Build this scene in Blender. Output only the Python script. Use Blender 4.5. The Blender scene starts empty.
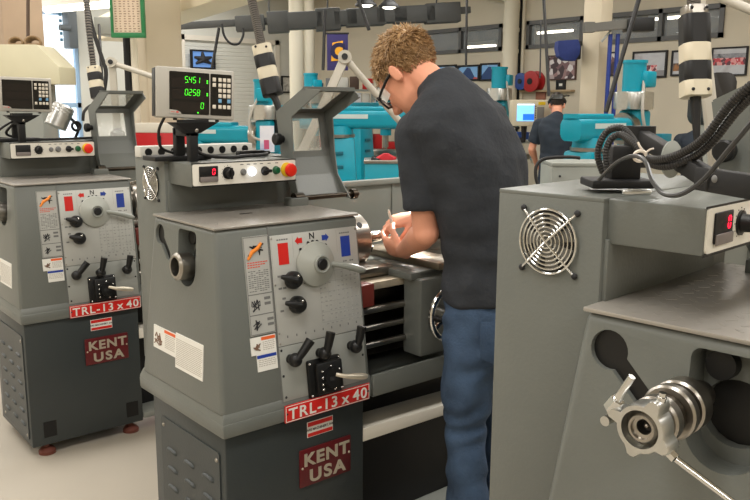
import bpy, bmesh, math, random
from mathutils import Vector, Matrix, Euler, noise
random.seed(7)
SC = bpy.context.scene
COL = SC.collection
PI = math.pi
V = Vector

# ---------------------------------------------------------------- camera
CAM = V((-1.05012665, -1.91854258, 1.51448961))
YAW, PITCH, ROLL, FPX = 0.701432879, 0.181114257, -0.00550839, 799.307
def cam_axes():
    cy, sy = math.cos(YAW), math.sin(YAW)
    f = V((sy*math.cos(PITCH), cy*math.cos(PITCH), -math.sin(PITCH)))
    r = V((cy, -sy, 0)); d = f.cross(r)
    c, s = math.cos(ROLL), math.sin(ROLL)
    return c*r + s*d, -s*r + c*d, f
CR, CD, CF = cam_axes()
def ray(u, v): return CR*((u-375)/FPX) + CD*((v-250)/FPX) + CF
def atD(u, v, D): return CAM + ray(u, v)*D
def aty(u, v, y):
    d = ray(u, v); return CAM + d*((y-CAM.y)/d.y)
def atx(u, v, x):
    d = ray(u, v); return CAM + d*((x-CAM.x)/d.x)
def atz(u, v, z):
    d = ray(u, v); return CAM + d*((z-CAM.z)/d.z)
camd = bpy.data.cameras.new('camera'); cam = bpy.data.objects.new('camera', camd); COL.objects.link(cam)
camd.sensor_width = 36; camd.lens = FPX/750*36; camd.clip_start = .02
cam.matrix_world = Matrix(((CR.x, -CD.x, -CF.x, CAM.x), (CR.y, -CD.y, -CF.y, CAM.y), (CR.z, -CD.z, -CF.z, CAM.z), (0, 0, 0, 1)))
SC.camera = cam
SC.view_settings.view_transform = 'Standard'; SC.view_settings.look = 'None'
SC.view_settings.gamma = 1; SC.view_settings.use_curve_mapping = False

# ---------------------------------------------------------------- materials
def lin(c): return tuple((x/255/12.92 if x/255 <= .04045 else ((x/255+.055)/1.055)**2.4) for x in c)
MATS = {}
def pm(name, rgb, rough=.5, metal=0., var=.0, scale=8., bump=0., emit=0., coat=0., trans=0., alpha=1., ior=1.45, bscale=None):
    if name in MATS: return MATS[name]
    m = bpy.data.materials.new(name); m.use_nodes = True
    nt = m.node_tree; b = nt.nodes['Principled BSDF']
    c = lin(rgb)
    b.inputs['Base Color'].default_value = (*c, 1); b.inputs['Roughness'].default_value = rough
    b.inputs['Metallic'].default_value = metal; b.inputs['Coat Weight'].default_value = coat
    b.inputs['Transmission Weight'].default_value = trans; b.inputs['Alpha'].default_value = alpha; b.inputs['IOR'].default_value = ior
    if emit: b.inputs['Emission Color'].default_value = (*c, 1); b.inputs['Emission Strength'].default_value = emit
    if var or bump:
        tc = nt.nodes.new('ShaderNodeTexCoord')
        n = nt.nodes.new('ShaderNodeTexNoise'); n.inputs['Scale'].default_value = scale; n.inputs['Detail'].default_value = 6
        nt.links.new(tc.outputs['Object'], n.inputs['Vector'])
        if var:
            r = nt.nodes.new('ShaderNodeValToRGB')
            r.color_ramp.elements[0].position = .3; r.color_ramp.elements[1].position = .7
            r.color_ramp.elements[0].color = (*[max(0, x*(1-var)) for x in c], 1)
            r.color_ramp.elements[1].color = (*[min(1, x*(1+var)) for x in c], 1)
            nt.links.new(n.outputs['Fac'], r.inputs['Fac']); nt.links.new(r.outputs['Color'], b.inputs['Base Color'])
        if bump:
            n2 = nt.nodes.new('ShaderNodeTexNoise'); n2.inputs['Scale'].default_value = bscale or scale*4
            nt.links.new(tc.outputs['Object'], n2.inputs['Vector'])
            bp = nt.nodes.new('ShaderNodeBump'); bp.inputs['Strength'].default_value = bump; bp.inputs['Distance'].default_value = .01
            nt.links.new(n2.outputs['Fac'], bp.inputs['Height']); nt.links.new(bp.outputs['Normal'], b.inputs['Normal'])
    MATS[name] = m; return m
def ramp_mat(name, cols, scale=3., rough=.6, stretch=(1, 1, 1), kind='noise', detail=4):
    """several colours of one surface laid out by a noise or voronoi (photos, labels, scenes printed on paper)"""
    if name in MATS: return MATS[name]
    m = bpy.data.materials.new(name); m.use_nodes = True; nt = m.node_tree; b = nt.nodes['Principled BSDF']
    b.inputs['Roughness'].default_value = rough
    tc = nt.nodes.new('ShaderNodeTexCoord'); mp = nt.nodes.new('ShaderNodeMapping'); mp.inputs['Scale'].default_value = stretch
    nt.links.new(tc.outputs['Object'], mp.inputs['Vector'])
    n = nt.nodes.new('ShaderNodeTexNoise' if kind == 'noise' else 'ShaderNodeTexVoronoi'); n.inputs['Scale'].default_value = scale
    nt.links.new(mp.outputs['Vector'], n.inputs['Vector'])
    r = nt.nodes.new('ShaderNodeValToRGB'); cr = r.color_ramp; cr.interpolation = 'CONSTANT' if kind != 'noise' else 'LINEAR'
    lo, hi = (.3, .7) if kind == 'noise' else (0, .9)
    while len(cr.elements) < len(cols): cr.elements.new(.5)
    for i, c in enumerate(cols):
        cr.elements[i].position = lo + (hi-lo)*i/max(1, len(cols)-1); cr.elements[i].color = (*lin(c), 1)
    if kind == 'noise': n.inputs['Detail'].default_value = detail; out = n.outputs['Fac']
    else:
        sp = nt.nodes.new('ShaderNodeSeparateColor'); nt.links.new(n.outputs['Color'], sp.inputs[0]); out = sp.outputs[0]
    nt.links.new(out, r.inputs['Fac']); nt.links.new(r.outputs['Color'], b.inputs['Base Color'])
    MATS[name] = m; return m

PAINT = pm('machine_grey_paint', (104, 107, 102), .36, var=.05, scale=5, bump=.05, bscale=160)
DARK = pm('cabinet_slate_paint', (52, 57, 57), .4, var=.06, scale=4, bump=.05, bscale=120)
LIGHTG = pm('light_grey_paint', (142, 145, 138), .42, var=.04, scale=4)
BLACK = pm('black_plastic', (14, 14, 14), .45)
RUBBER = pm('black_rubber', (24, 24, 24), .6)
BLKMET = pm('black_painted_steel', (15, 15, 16), .55, var=.1, scale=10)
CHROME = pm('chrome', (215, 215, 212), .14, 1.)
STEEL = pm('bare_steel', (165, 160, 152), .3, 1., var=.14, scale=14)
DSTEEL = pm('oily_or_shaded_steel', (70, 64, 56), .35, 1., var=.3, scale=16)
ALU = pm('cast_aluminium', (200, 200, 196), .33, 1., var=.06, scale=30)
DECK = pm('steel_deck', (158, 153, 145), .32, .4, var=.08, scale=9)
WHITE = pm('white_label', (228, 226, 218), .5)
PANELW = pm('control_face', (226, 222, 210), .35)
RED = pm('sign_red', (206, 36, 30), .4)
BUTRED = pm('button_red', (220, 40, 24), .3)
BLUE = pm('label_blue', (36, 62, 150), .4)
GREEN = pm('button_green', (24, 88, 52), .3)
YELLOW = pm('yellow_plastic', (220, 186, 30), .4)
ORANGE = pm('orange_print', (228, 132, 40), .45)
MAROON = pm('badge_maroon', (92, 22, 26), .38, var=.12, scale=30)
BADGE = pm('badge_pale_metal', (196, 188, 168), .4, .5)
PLATE = pm('chart_plate_silver', (184, 184, 178), .42, .25, var=.05, scale=12)
PLATE2 = pm('apron_plate_grey', (146, 148, 142), .42, var=.03)
INK = pm('ink_grey', (112, 112, 110), .6)
INKD = pm('ink_dark', (34, 34, 36), .6)
CREAM = pm('cream_plastic', (214, 204, 180), .45, var=.04)
BEZEL = pm('readout_bezel', (176, 172, 162), .42)
SCREEN = pm('readout_glass', (10, 9, 9), .12)
SEG = pm('green_led', (70, 235, 40), .5, emit=1.1)
SEGR = pm('red_led', (255, 30, 60), .5, emit=2.2)
PILOT = pm('pilot_lamp', (235, 240, 255), .4, emit=3.)
DRED = pm('wiper_red', (112, 44, 36), .5, var=.2)
TEAL = pm('teal_mill_paint', (4, 146, 168), .33, var=.05, scale=6)
KEYC = pm('key_cream', (214, 206, 190), .5)
KEYB = pm('key_blue', (110, 160, 196), .5)
HOSE = pm('hose_black', (24, 23, 22), .5)

# ---------------------------------------------------------------- mesh helpers
class MB:
    """collects shapes into one bmesh; M is applied to everything added"""
    def __init__(s, M=None): s.bm = bmesh.new(); s.M = M or Matrix()
    def _take(s, t, M=None):
        bmesh.ops.recalc_face_normals(t, faces=t.faces)
        X = s.M @ M if M else s.M; mp = {}; nv = s.bm.verts.new
        for v in t.verts: mp[v] = nv(X @ v.co)
        for f in t.faces:
            try: s.bm.faces.new([mp[v] for v in f.verts])
            except ValueError: pass
        t.free(); return s
    def box(s, x0, x1, y0, y1, z0, z1, bev=0, seg=2, M=None):
        t = bmesh.new(); bmesh.ops.create_cube(t, size=1)
        for v in t.verts: v.co = V(((x0+x1)/2+v.co.x*(x1-x0), (y0+y1)/2+v.co.y*(y1-y0), (z0+z1)/2+v.co.z*(z1-z0)))
        if bev: bmesh.ops.bevel(t, geom=t.edges[:], offset=bev, segments=seg, affect='EDGES', profile=.5)
        return s._take(t, M)
    def hexa(s, lo, hi, bev=0, seg=2):
        t = bmesh.new(); a = [t.verts.new(p) for p in lo]; b = [t.verts.new(p) for p in hi]; n = len(a)
        t.faces.new(a[::-1]); t.faces.new(b)
        for i in range(n): t.faces.new((a[i], a[(i+1) % n], b[(i+1) % n], b[i]))
        if bev: bmesh.ops.bevel(t, geom=t.edges[:], offset=bev, segments=seg, affect='EDGES', profile=.5)
        return s._take(t)
    def prism(s, poly, ax, a, b, bev=0, M=None):
        f = {'x': lambda p, h: (h, p[0], p[1]), 'y': lambda p, h: (p[0], h, p[1]), 'z': lambda p, h: (p[0], p[1], h)}[ax]
        t = bmesh.new(); A = [t.verts.new(f(p, a)) for p in poly]; B = [t.verts.new(f(p, b)) for p in poly]; n = len(A)
        t.faces.new(A[::-1]); t.faces.new(B)
        for i in range(n): t.faces.new((A[i], A[(i+1) % n], B[(i+1) % n], B[i]))
        if bev: bmesh.ops.bevel(t, geom=t.edges[:], offset=bev, segments=2, affect='EDGES', profile=.5)
        return s._take(t, M)
    def cyl(s, p0, p1, r0, r1=None, n=20, cap=True):
        r1 = r0 if r1 is None else r1
        return s.tube([p0, p1], [r0, r1], n, cap)
    def tube(s, pts, r, n=10, cap=True, smooth=0, closed=False):
        pts = [V(p) for p in pts]; rs = list(r) if isinstance(r, (list, tuple)) else [r]*len(pts)
        if smooth: pts, rs = crspline(pts, rs, smooth, closed)
        t = bmesh.new(); rings = []; m = len(pts); up = None
        for i, p in enumerate(pts):
            if closed: d = pts[(i+1) % m]-pts[i-1]
            else: d = (pts[min(i+1, m-1)]-pts[max(i-1, 0)])
            d.normalize()
            if up is None: up = V((0, 0, 1)) if abs(d.z) < .9 else V((1, 0, 0))
            x = d.cross(up); x.normalize(); up = x.cross(d); up.normalize()
            rings.append([t.verts.new(p+(x*math.cos(2*PI*k/n)+up*math.sin(2*PI*k/n))*rs[i]) for k in range(n)])
        for i in range(m if closed else m-1):
            a, b = rings[i], rings[(i+1) % m]
            for k in range(n): t.faces.new((a[k], a[(k+1) % n], b[(k+1) % n], b[k]))
        if cap and not closed: t.faces.new(rings[0][::-1]); t.faces.new(rings[-1])
        return s._take(t)
    def spin(s, prof, M=None, n=28, hollow=False):
        """profile of (radius, height) turned about z, then placed by M"""
        t = bmesh.new(); rings = []
        for r, h in prof:
            rings.append([t.verts.new((max(r, 1e-5)*math.cos(2*PI*k/n), max(r, 1e-5)*math.sin(2*PI*k/n), h)) for k in range(n)])
        for a, b in zip(rings, rings[1:]):
            for k in range(n): t.faces.new((a[k], a[(k+1) % n], b[(k+1) % n], b[k]))
        if hollow:
            for k in range(n): t.faces.new((rings[-1][k], rings[-1][(k+1) % n], rings[0][(k+1) % n], rings[0][k]))
        else: t.faces.new(rings[0][::-1]); t.faces.new(rings[-1])
        return s._take(t, M)
    def sph(s, c, r, n=14, M=None):
        r = (r, r, r) if not isinstance(r, (tuple, list)) else r
        t = bmesh.new(); bmesh.ops.create_uvsphere(t, u_segments=n, v_segments=max(6, n//2+2), radius=1)
        for v in t.verts: v.co = V((c[0]+v.co.x*r[0], c[1]+v.co.y*r[1], c[2]+v.co.z*r[2]))
        return s._take(t, M)
    def loft(s, rings, cap=True):
        t = bmesh.new(); R = [[t.verts.new(p) for p in ring] for ring in rings]
        for a, b in zip(R, R[1:]):
            n = len(a)
            for k in range(n): t.faces.new((a[k], a[(k+1) % n], b[(k+1) % n], b[k]))
        if cap: t.faces.new(R[0][::-1]); t.faces.new(R[-1])
        return s._take(t)
    def quad(s, a, b, c, d, th, n=None):
        """a sheet of thickness th behind the four corners"""
        a, b, c, d = map(V, (a, b, c, d)); n = n or (b-a).cross(d-a).normalized()
        return s.hexa([p-n*th for p in (a, b, c, d)], [a, b, c, d])
def crspline(pts, rs, k, closed=False):
    out, orr = [], []; n = len(pts)
    for i in range(n if closed else n-1):
        g = (lambda j: j % n) if closed else (lambda j: min(max(j, 0), n-1))
        p0, p1, p2, p3 = (pts[g(i+q)] for q in (-1, 0, 1, 2))
        for j in range(k):
            t = j/k
            out.append(.5*((2*p1)+(p2-p0)*t+(2*p0-5*p1+4*p2-p3)*t*t+(3*p1-p0-3*p2+p3)*t**3)); orr.append(rs[g(i)]*(1-t)+rs[g(i+1)]*t)
    if not closed: out.append(pts[-1]); orr.append(rs[-1])
    return out, orr
def link(o, parent=None):
    COL.objects.link(o)
    if parent: o.parent = parent
    return o
def obj(name, mb, mat, parent=None, ang=35, flat=False):
    bm = mb.bm if isinstance(mb, MB) else mb
    me = bpy.data.meshes.new(name); bm.to_mesh(me); bm.free()
    for m in (mat if isinstance(mat, list) else [mat]): me.materials.append(m)
    if not flat: me.shade_smooth(); me.set_sharp_from_angle(angle=math.radians(ang))
    return link(bpy.data.objects.new(name, me), parent)
def ink(o, mb, mat):
    """printing and other surface pattern goes into the mesh of the part that carries it"""
    me = o.data; me.materials.append(mat); k = len(me.materials)-1
    bm = bmesh.new(); bm.from_mesh(me); mp = {v: bm.verts.new(v.co) for v in mb.bm.verts}
    for f in mb.bm.faces: bm.faces.new([mp[v] for v in f.verts]).material_index = k
    mb.bm.free(); bm.to_mesh(me); bm.free()
def top(name, mb, mat, label, cat, group=None, base=None, **kw):
    """a thing that is a single mesh"""
    o = obj(name, mb, mat, **kw); return tag(o, label, cat, group)
def tag(o, label=None, cat=None, group=None, kind=None):
    if label: o['label'] = label
    if cat: o['category'] = cat
    if group: o['group'] = group
    if kind: o['kind'] = kind
    return o
def thing(name, loc, label, cat, group=None, rz=0, M=None):
    o = bpy.data.objects.new(name, None); o.empty_display_size = .1
    if M is not None: o.matrix_world = M
    else: o.location = loc; o.rotation_euler = (0, 0, rz)
    link(o); return tag(o, label, cat, group)
def struct(name, mb, mat, parent=None, **kw): return tag(obj(name, mb, mat, parent, **kw), kind='structure')
def clone(o, parent=None):
    c = o.copy(); COL.objects.link(c)
    if parent: c.parent = parent
    for ch in o.children: clone(ch, c)
    return c
def T(x, y, z): return Matrix.Translation((x, y, z))
def frame(o, x, y, z): return Matrix(((x[0], y[0], z[0], o[0]), (x[1], y[1], z[1], o[1]), (x[2], y[2], z[2], o[2]), (0, 0, 0, 1)))
def dirM(p, d, up=(0, 0, 1)):
    """local z along d at p"""
    z = V(d).normalized(); u = V(up)
    if abs(z.dot(u)) > .95: u = V((1, 0, 0))
    x = u.cross(z).normalized(); y = z.cross(x); return frame(p, x, y, z)
def text_mb(s, h, M, depth=.0015, bold=0., sx=1., align='CENTER', spacing=1., word=1.):
    """lettering as mesh: reads along local X, up local Z, faces local -Y, letter height h"""
    cu = bpy.data.curves.new('t', 'FONT'); cu.body = s; cu.size = h/.72; cu.align_x = align; cu.extrude = depth; cu.offset = bold; cu.space_character = spacing; cu.space_line = .95; cu.space_word = word
    o = bpy.data.objects.new('t', cu); COL.objects.link(o); bpy.context.view_layer.update()
    me = o.to_mesh(); bm = bmesh.new(); bm.from_mesh(me); o.to_mesh_clear(); bpy.data.objects.remove(o); bpy.data.curves.remove(cu)
    bm.transform(M @ Matrix.Rotation(PI/2, 4, 'X') @ Matrix.Diagonal((sx, 1, 1, 1)))
    r = MB(); r.bm.free(); r.bm = bm; return r
def merge(a, b):
    me = bpy.data.meshes.new('t'); b.bm.to_mesh(me); b.bm.free(); a.bm.from_mesh(me); bpy.data.meshes.remove(me); return a
def evalmesh(o):
    dg = bpy.context.evaluated_depsgraph_get(); return bpy.data.meshes.new_from_object(o.evaluated_get(dg))
def boolean_cut(o, cutter_mb):
    c = obj('cut', cutter_mb, BLACK); m = o.modifiers.new('b', 'BOOLEAN'); m.object = c; m.operation = 'DIFFERENCE'; m.solver = 'EXACT'
    bpy.context.view_layer.update(); me = evalmesh(o); o.modifiers.clear(); old = o.data; o.data = me; bpy.data.meshes.remove(old)
    bpy.data.objects.remove(c); me.shade_smooth(); me.set_sharp_from_angle(angle=math.radians(30)); return o
def remesh(o, vox, smooth=4, ang=None):
    m = o.modifiers.new('r', 'REMESH'); m.mode = 'VOXEL'; m.voxel_size = vox; m.use_smooth_shade = True
    if smooth: s = o.modifiers.new('s', 'SMOOTH'); s.factor = .5; s.iterations = smooth
    bpy.context.view_layer.update(); me = evalmesh(o); o.modifiers.clear(); old = o.data; o.data = me; bpy.data.meshes.remove(old); me.shade_smooth(); return o
def rrect(x0, x1, z0, z1, r, n=5):
    out = []
    for cx, cz, a0 in ((x1-r, z1-r, 0), (x0+r, z1-r, PI/2), (x0+r, z0+r, PI), (x1-r, z0+r, 3*PI/2)):
        for k in range(n+1): a = a0+PI/2*k/n; out.append((cx+r*math.cos(a), cz+r*math.sin(a)))
    return out
SEGS = {'0': 'abcdef', '1': 'bc', '2': 'abged', '3': 'abgcd', '4': 'fgbc', '5': 'afgcd', '6': 'afgedc', '7': 'abc', '8': 'abcdefg', '9': 'abcfgd'}
def seven(mb, s, x, z, w, h, M, t=.16):
    """seven segment digits in local x,z facing -y"""
    for ch in s:
        if ch == '.':
            mb.box(x-w*.28, x-w*.1, -.0008, 0, z, z+h*.1, M=M); continue
        th = w*t*1.5
        P = {'a': (0, 1, w, 1), 'g': (0, .5, w, .5), 'd': (0, 0, w, 0), 'f': (0, .5, 0, 1), 'e': (0, 0, 0, .5), 'b': (1, .5, 1, 1), 'c': (1, 0, 1, .5)}
        for k in SEGS[ch]:
            a = P[k]; g = th*.55; sl = lambda q: q*h*.1
            if k in 'agd': zz = z+a[1]*h; mb.box(x+g+sl(a[1]), x+w-g+sl(a[1]), -.0008, 0, zz-th/2, zz+th/2, M=M)
            else: xx = x+a[0]*w; q = (a[1]+a[3])/2; mb.box(xx-th/2+sl(q), xx+th/2+sl(q), -.0008, 0, z+a[1]*h+g, z+a[3]*h-g, M=M)
        x += w*1.55
# ---------------------------------------------------------------- the setting
WALLM = pm('wall_paint', (200, 191, 172), .7, var=.04, scale=1.5)
WALLB = pm('block_wall_paint', (200, 200, 192), .7, var=.05, scale=2)
FLOORM = pm('concrete_floor', (178, 170, 156), .38, var=.07, scale=1.3, bump=.03, bscale=60)
CEILM = pm('ceiling_paint', (196, 188, 172), .8, var=.05, scale=1)
FRAMEM = pm('dark_window_frame', (84, 84, 84), .4)
GLASS = pm('window_glass', (235, 242, 246), .02, alpha=.18)
DOORM = pm('roller_door_grey', (206, 206, 198), .5, var=.03, scale=2)
COLM = pm('column_paint', (208, 196, 172), .6, var=.05, scale=2.5)
COLB = pm('column_brown', (168, 146, 122), .6, var=.08, scale=2.5)
PIPEM = pm('pipe_paint', (222, 214, 194), .5)
DUCTM = pm('busway_grey', (70, 71, 70), .5, var=.12, scale=4)
TUBE = pm('fluorescent_tube', (255, 248, 232), .5, emit=5.)
H = 3.7; XR, YB, XL, YF = 9.0, 12.0, -6.0, -6.5
struct('floor', MB().box(XL-.2, XR+.2, YF-.2, YB+.2, -.1, 0), FLOORM)
struct('ceiling', MB().box(XL-.2, XR+.2, YF-.2, YB+.2, H, H+.1), CEILM)
struct('wall_left', MB().box(XL-.2, XL, YF-.2, YB+.2, 0, H), WALLM)
struct('wall_front', MB().box(XL, XR, YF-.2, YF, 0, H), WALLM)
# back wall with the tall daylight opening and the roller door
b = MB()
WX0, WX1 = 3.3, 4.1
b.box(XL, WX0, YB, YB+.2, 0, H); b.box(WX1, 6.05, YB, YB+.2, 0, H); b.box(WX0, WX1, YB, YB+.2, 3.02, H); b.box(WX0, WX1, YB, YB+.2, 0, .5)
b.box(6.05, 8.05, YB, YB+.2, 2.68, H); b.box(8.05, XR+.2, YB, YB+.2, 0, H)
struct('wall_back', b, WALLB)
w = MB()
for x0, x1, z0, z1 in ((WX0, WX0+.06, .5, 3.02), (WX1-.06, WX1, .5, 3.02), (WX0, WX1, 2.94, 3.02), (WX0, WX1, .5, .56), (WX0, WX1, 1.42, 1.5), (3.62, 3.7, .5, 1.42)): w.box(x0, x1, YB+.03, YB+.12, z0, z1)
wf = struct('window_1', w, pm('blue_white_frame', (150, 180, 210), .4))
obj('pane', MB().box(WX0+.06, WX1-.06, YB+.07, YB+.08, .56, 2.94), GLASS, wf)
d = MB()
for k in range(36):
    z = .03+k*.074; d.prism([(YB+.03, z), (YB+.022, z+.01), (YB+.022, z+.066), (YB+.03, z+.074), (YB+.09, z+.074), (YB+.09, z)], 'x', 6.05, 8.05)
dd = struct('door_1', d, DOORM)
struct('trim_1', MB().box(5.95, 6.06, YB-.03, YB+.02, 0, 2.75).box(8.04, 8.14, YB-.03, YB+.02, 0, 2.75).box(5.95, 8.14, YB-.03, YB+.02, 2.66, 2.75), pm('trim_pale', (214, 208, 196), .5))
# right wall with the row of high interior windows
ZL, ZH = 2.36, 2.78
wins = [(3.2, 4.95), (5.3, 6.35), (6.85, 9.6)]
b = MB(); b.box(XR, XR+.2, YF, YB+.2, 0, ZL); b.box(XR, XR+.2, YF, YB+.2, ZH, H)
ys = [YF]+[q for w_ in wins for q in w_]+[YB+.2]
for a, c in zip(ys[::2], ys[1::2]): b.box(XR, XR+.2, a, c, ZL, ZH)
struct('wall_right', b, WALLM)
for i, (a, c) in enumerate(wins):
    f = MB(); t = .06
    f.box(XR-.03, XR+.1, a, c, ZL, ZL+t).box(XR-.03, XR+.1, a, c, ZH-t, ZH).box(XR-.03, XR+.1, a, a+t, ZL, ZH).box(XR-.03, XR+.1, c-t, c, ZL, ZH)
    n = [1, 1, 3][i] if i != 0 else 2
    for k in range(1, n): y = a+(c-a)*k/n; f.box(XR-.03, XR+.1, y-t/2, y+t/2, ZL, ZH)
    fr_ = struct('window_%d' % (i+2), f, FRAMEM)
    obj('pane', MB().box(XR+.03, XR+.036, a+t, c-t, ZL+t, ZH-t), GLASS, fr_)
# the room behind those windows
struct('wall_far_room', MB().box(XR+2.6, XR+2.7, 1, YB, 1.6, H).box(XR+.2, XR+2.7, .9, 1, 1.6, H).box(XR+.2, XR+2.7, YB, YB+.1, 1.6, H), ramp_mat('far_room_clutter', [(120, 112, 98), (150, 140, 120), (176, 160, 128), (110, 108, 106)], 1.2))
struct('ceiling_far_room', MB().box(XR+.2, XR+2.7, 1, YB, 3.3, 3.36), CEILM)
struct('floor_far_room', MB().box(XR+.2, XR+2.7, 1, YB, 1.55, 1.6), CEILM)
def tube_or_reflection(name, p0, p1, label, group, w=.14):
    p0, p1 = V(p0), V(p1); c = (p0+p1)/2; d = (p1-p0); L = d.length; a = math.atan2(d.y, d.x)
    t = thing(name, c, label, 'light', group, rz=a)
    obj('housing', MB().prism([(-w/2, 0), (w/2, 0), (w*.35, .07), (-w*.35, .07)], 'x', -L/2, L/2), pm('fixture_white', (230, 226, 214), .5), t)
    if c.z < 3 and c.x < 8:
        for k in (-1, 1): obj('hanger', MB().cyl((k*L*.3, 0, .06), (k*L*.3, 0, 3.7-c.z), .008, n=6), DUCTM, t)
    obj('tube', MB().cyl((-L/2+.03, 0, -.022), (L/2-.03, 0, -.022), .02 if c.x > 8 else .045, n=10), TUBE, t)
    return t
for k, (y0, y1, zt_) in enumerate(((4.3, 5.1, 2.83), (6.5, 7.3, 2.76), (8.2, 9.1, 2.6))):
    tube_or_reflection('tube_or_reflection', (XR+1.4, y0, zt_), (XR+1.4, y1, zt_), 'glow strip imitating reflection in high window '+['behind the black and cream plug at the right', 'beside the blue cloth cover', 'above the row of wall pictures'][k], 'strips imitating reflections in the high windows')  # glowing strips added to imitate lamp reflections in the window glass
# columns and pipes
def column(name, u0, u1, D, mat, w=None):
    p = atD((u0+u1)/2, 130, D); w = w or (u1-u0)/FPX*D/1.41
    return struct(name, MB().box(p.x-w/2, p.x+w/2, p.y-w/2, p.y+w/2, 0, H, .012), mat)
column('trim_2', 133, 186, 6.6, COLM); column('trim_3', 2, 48, 7.6, COLB, .36); column('trim_4', 578, 606, 8.9, COLM)
for i, (u, D, r) in enumerate(((297, 13.5, .12), (309, 13.6, .1))):
    p = atD(u, 100, D); struct('trim_%d' % (5+i), MB().cyl((p.x, p.y, 0), (p.x, p.y, H), r, n=20), PIPEM)
p = atx(509, 90, XR-.17); pp = MB().cyl((p.x, p.y, 0), (p.x, p.y, 2.95), .12, n=20).cyl((p.x, p.y, 2.3), (p.x, p.y, 2.36), .13).cyl((p.x, p.y, 2.62), (p.x, p.y, 2.68), .13)
pp.tube([(p.x, p.y, 2.9), (p.x, p.y, 3.1), (p.x, p.y+.15, 3.22), (p.x, p.y+.5, 3.25)], .12, 16, smooth=4)
top('vent_pipe', pp, PIPEM, 'fat cream vertical pipe with an elbow on the wall left of the blue monitor', 'pipe')
for (u, m, lab) in ((518, BLKMET, 'thin dark conduit on the wall right of the fat cream pipe'), (521.5, PIPEM, 'thin pale conduit beside the dark conduit near the fat cream pipe')):
    p = atx(u, 80, XR-.03); top('wall_conduit', MB().cyl((p.x, p.y, 0), (p.x, p.y, 3.6), .025, n=10), m, lab, 'pipe')
# conduit drop and red wrap on the big column
q = atD(156, 130, 6.6)
for u, r, m, lab in ((128.5, .028, BLKMET, 'black conduit running down left of the cream column'), (135.5, .028, PIPEM, 'cream conduit running down the left edge of the cream column')):
    p = atD(u, 80, 6.25); top('column_conduit', MB().cyl((p.x, p.y, 0), (p.x, p.y, 2.45), r, n=12), m, lab, 'pipe')
p0 = atD(134, 133, 6.0); p1 = atD(187, 133, 6.0)
c = (p0+p1)/2; g = MB(frame(c, CR, V((CF.x, CF.y, 0)).normalized(), (0, 0, 1)))
wd = (p1-p0).length/2
t = thing('rolling_cabinet', (c.x, c.y, 0), 'red cabinet with a pale top panel in front of the cream column', 'cabinet', rz=-YAW)
obj('body', MB().box(-wd, wd, -.0, .22, 0.08, 1.29, .008), pm('cabinet_red', (190, 30, 34), .35), t)
obj('top_panel', MB().box(-wd, wd, 0, .22, 1.29, 1.36, .006), pm('pale_panel', (220, 214, 200), .5), t)
obj('drawer_line', MB().box(-wd*.02, wd*.02, -.004, 0, .3, 1.27), pm('dark_gap', (60, 10, 12), .6), t)
for k in (-1, 1): obj('caster', MB().cyl((k*wd*.7-.02, .1, .04), (k*wd*.7+.02, .1, .04), .04), RUBBER, t)

# beam, busway and its boxes
bm_ = aty(183, 22, 3.0); top('overhead_beam', MB().box(bm_.x-.16, bm_.x+.16, 1.6, 11.9, 2.42, 2.66, .01), pm('beam_cream', (232, 222, 196), .5), 'cream beam under the ceiling above the readout', 'beam') if False else None
bp0, bp1 = atD(178, 20, 7.2), atD(262, -7, 5.6)
bd = (bp1-bp0); 
struct('trim_8', MB(dirM(bp0, bd)).box(-.16, .16, -.0, .26, -2.5, bd.length+1.4, .01), pm('beam_cream', (232, 222, 196), .5))
bus0, bus1 = atD(180, 26, 11), atD(470, 10, 11.4)
t = thing('busway', bus0, 'dark grey overhead busway with plug-in boxes crossing the far end of the shop', 'busway')
d = bus1-bus0; Mb = dirM((0, 0, 0), d); Ln = d.length
obj('rail', MB(Mb).box(-.06, .06, -.045, .045, 0, Ln, .008), DUCTM, t)
for f, w, h in ((.235, .4, .3), (.33, .3, .42), (.42, .5, .34), (.5, .35, .44), (.56, .34, .3), (.63, .55, .36), (.72, .45, .3), (.8, .6, .34), (.9, .5, .4)):
    obj('plug_box', MB(Mb).box(-.12, .12, -h*.4, h*.28, f*Ln-w/2, f*Ln+w/2, .015), DUCTM, t)
for f in (.3, .5, .7, .88): obj('hanger', MB().cyl(V(d)*f, V(d)*f+V((0, 0, 1.2)), .012, n=6), DUCTM, t)
# hanging fluorescent strips and lamps
a, c = atD(44, 5, 9.0), atD(116, 7, 8.4)
tube_or_reflection('strip_light', a, (c.x, c.y, a.z-.05), 'bright hanging strip light at the upper left beside the tan column', 'hanging strip lights')
for u, v, lab in ((366, 6, 'left one of two small bright round lamps above the young man'), (389, 8, 'right one of two small bright round lamps above the young man')):
    p = atD(u, v, 9.0); t = thing('round_lamp', p, lab, 'light', 'small round lamps under the busway')
    obj('shade', MB().spin([(.0, .1), (.05, .09), (.12, .02), (.125, 0), (.115, 0), (.05, .075), (0, .085)], n=20), BLKMET, t)
    obj('bulb', MB().sph((0, 0, .02), (.085, .085, .035)), TUBE, t); obj('stem', MB().cyl((0, 0, .09), (0, 0, .9), .01, n=8), BLKMET, t)
# ceiling fixtures and light
k = 0
for x in (-4., -.8, 2.4, 5.6):
    for y in (-4.2, -1.2, 1.8, 4.8, 7.8, 10.6):
        L = bpy.data.lights.new('area', 'AREA'); L.shape = 'RECTANGLE'; L.size = 2.2; L.size_y = .5
        L.energy = 50; L.color = (1, .97, .93)
        o = bpy.data.objects.new('ceiling_light', L); o.location = (x, y, H-.1); COL.objects.link(o)
W = bpy.data.worlds.new('world'); SC.world = W; W.use_nodes = True
W.node_tree.nodes['Background'].inputs[0].default_value = (.78, .9, 1, 1); W.node_tree.nodes['Background'].inputs[1].default_value = 2.5
SC.view_settings.exposure = 0.14
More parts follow.
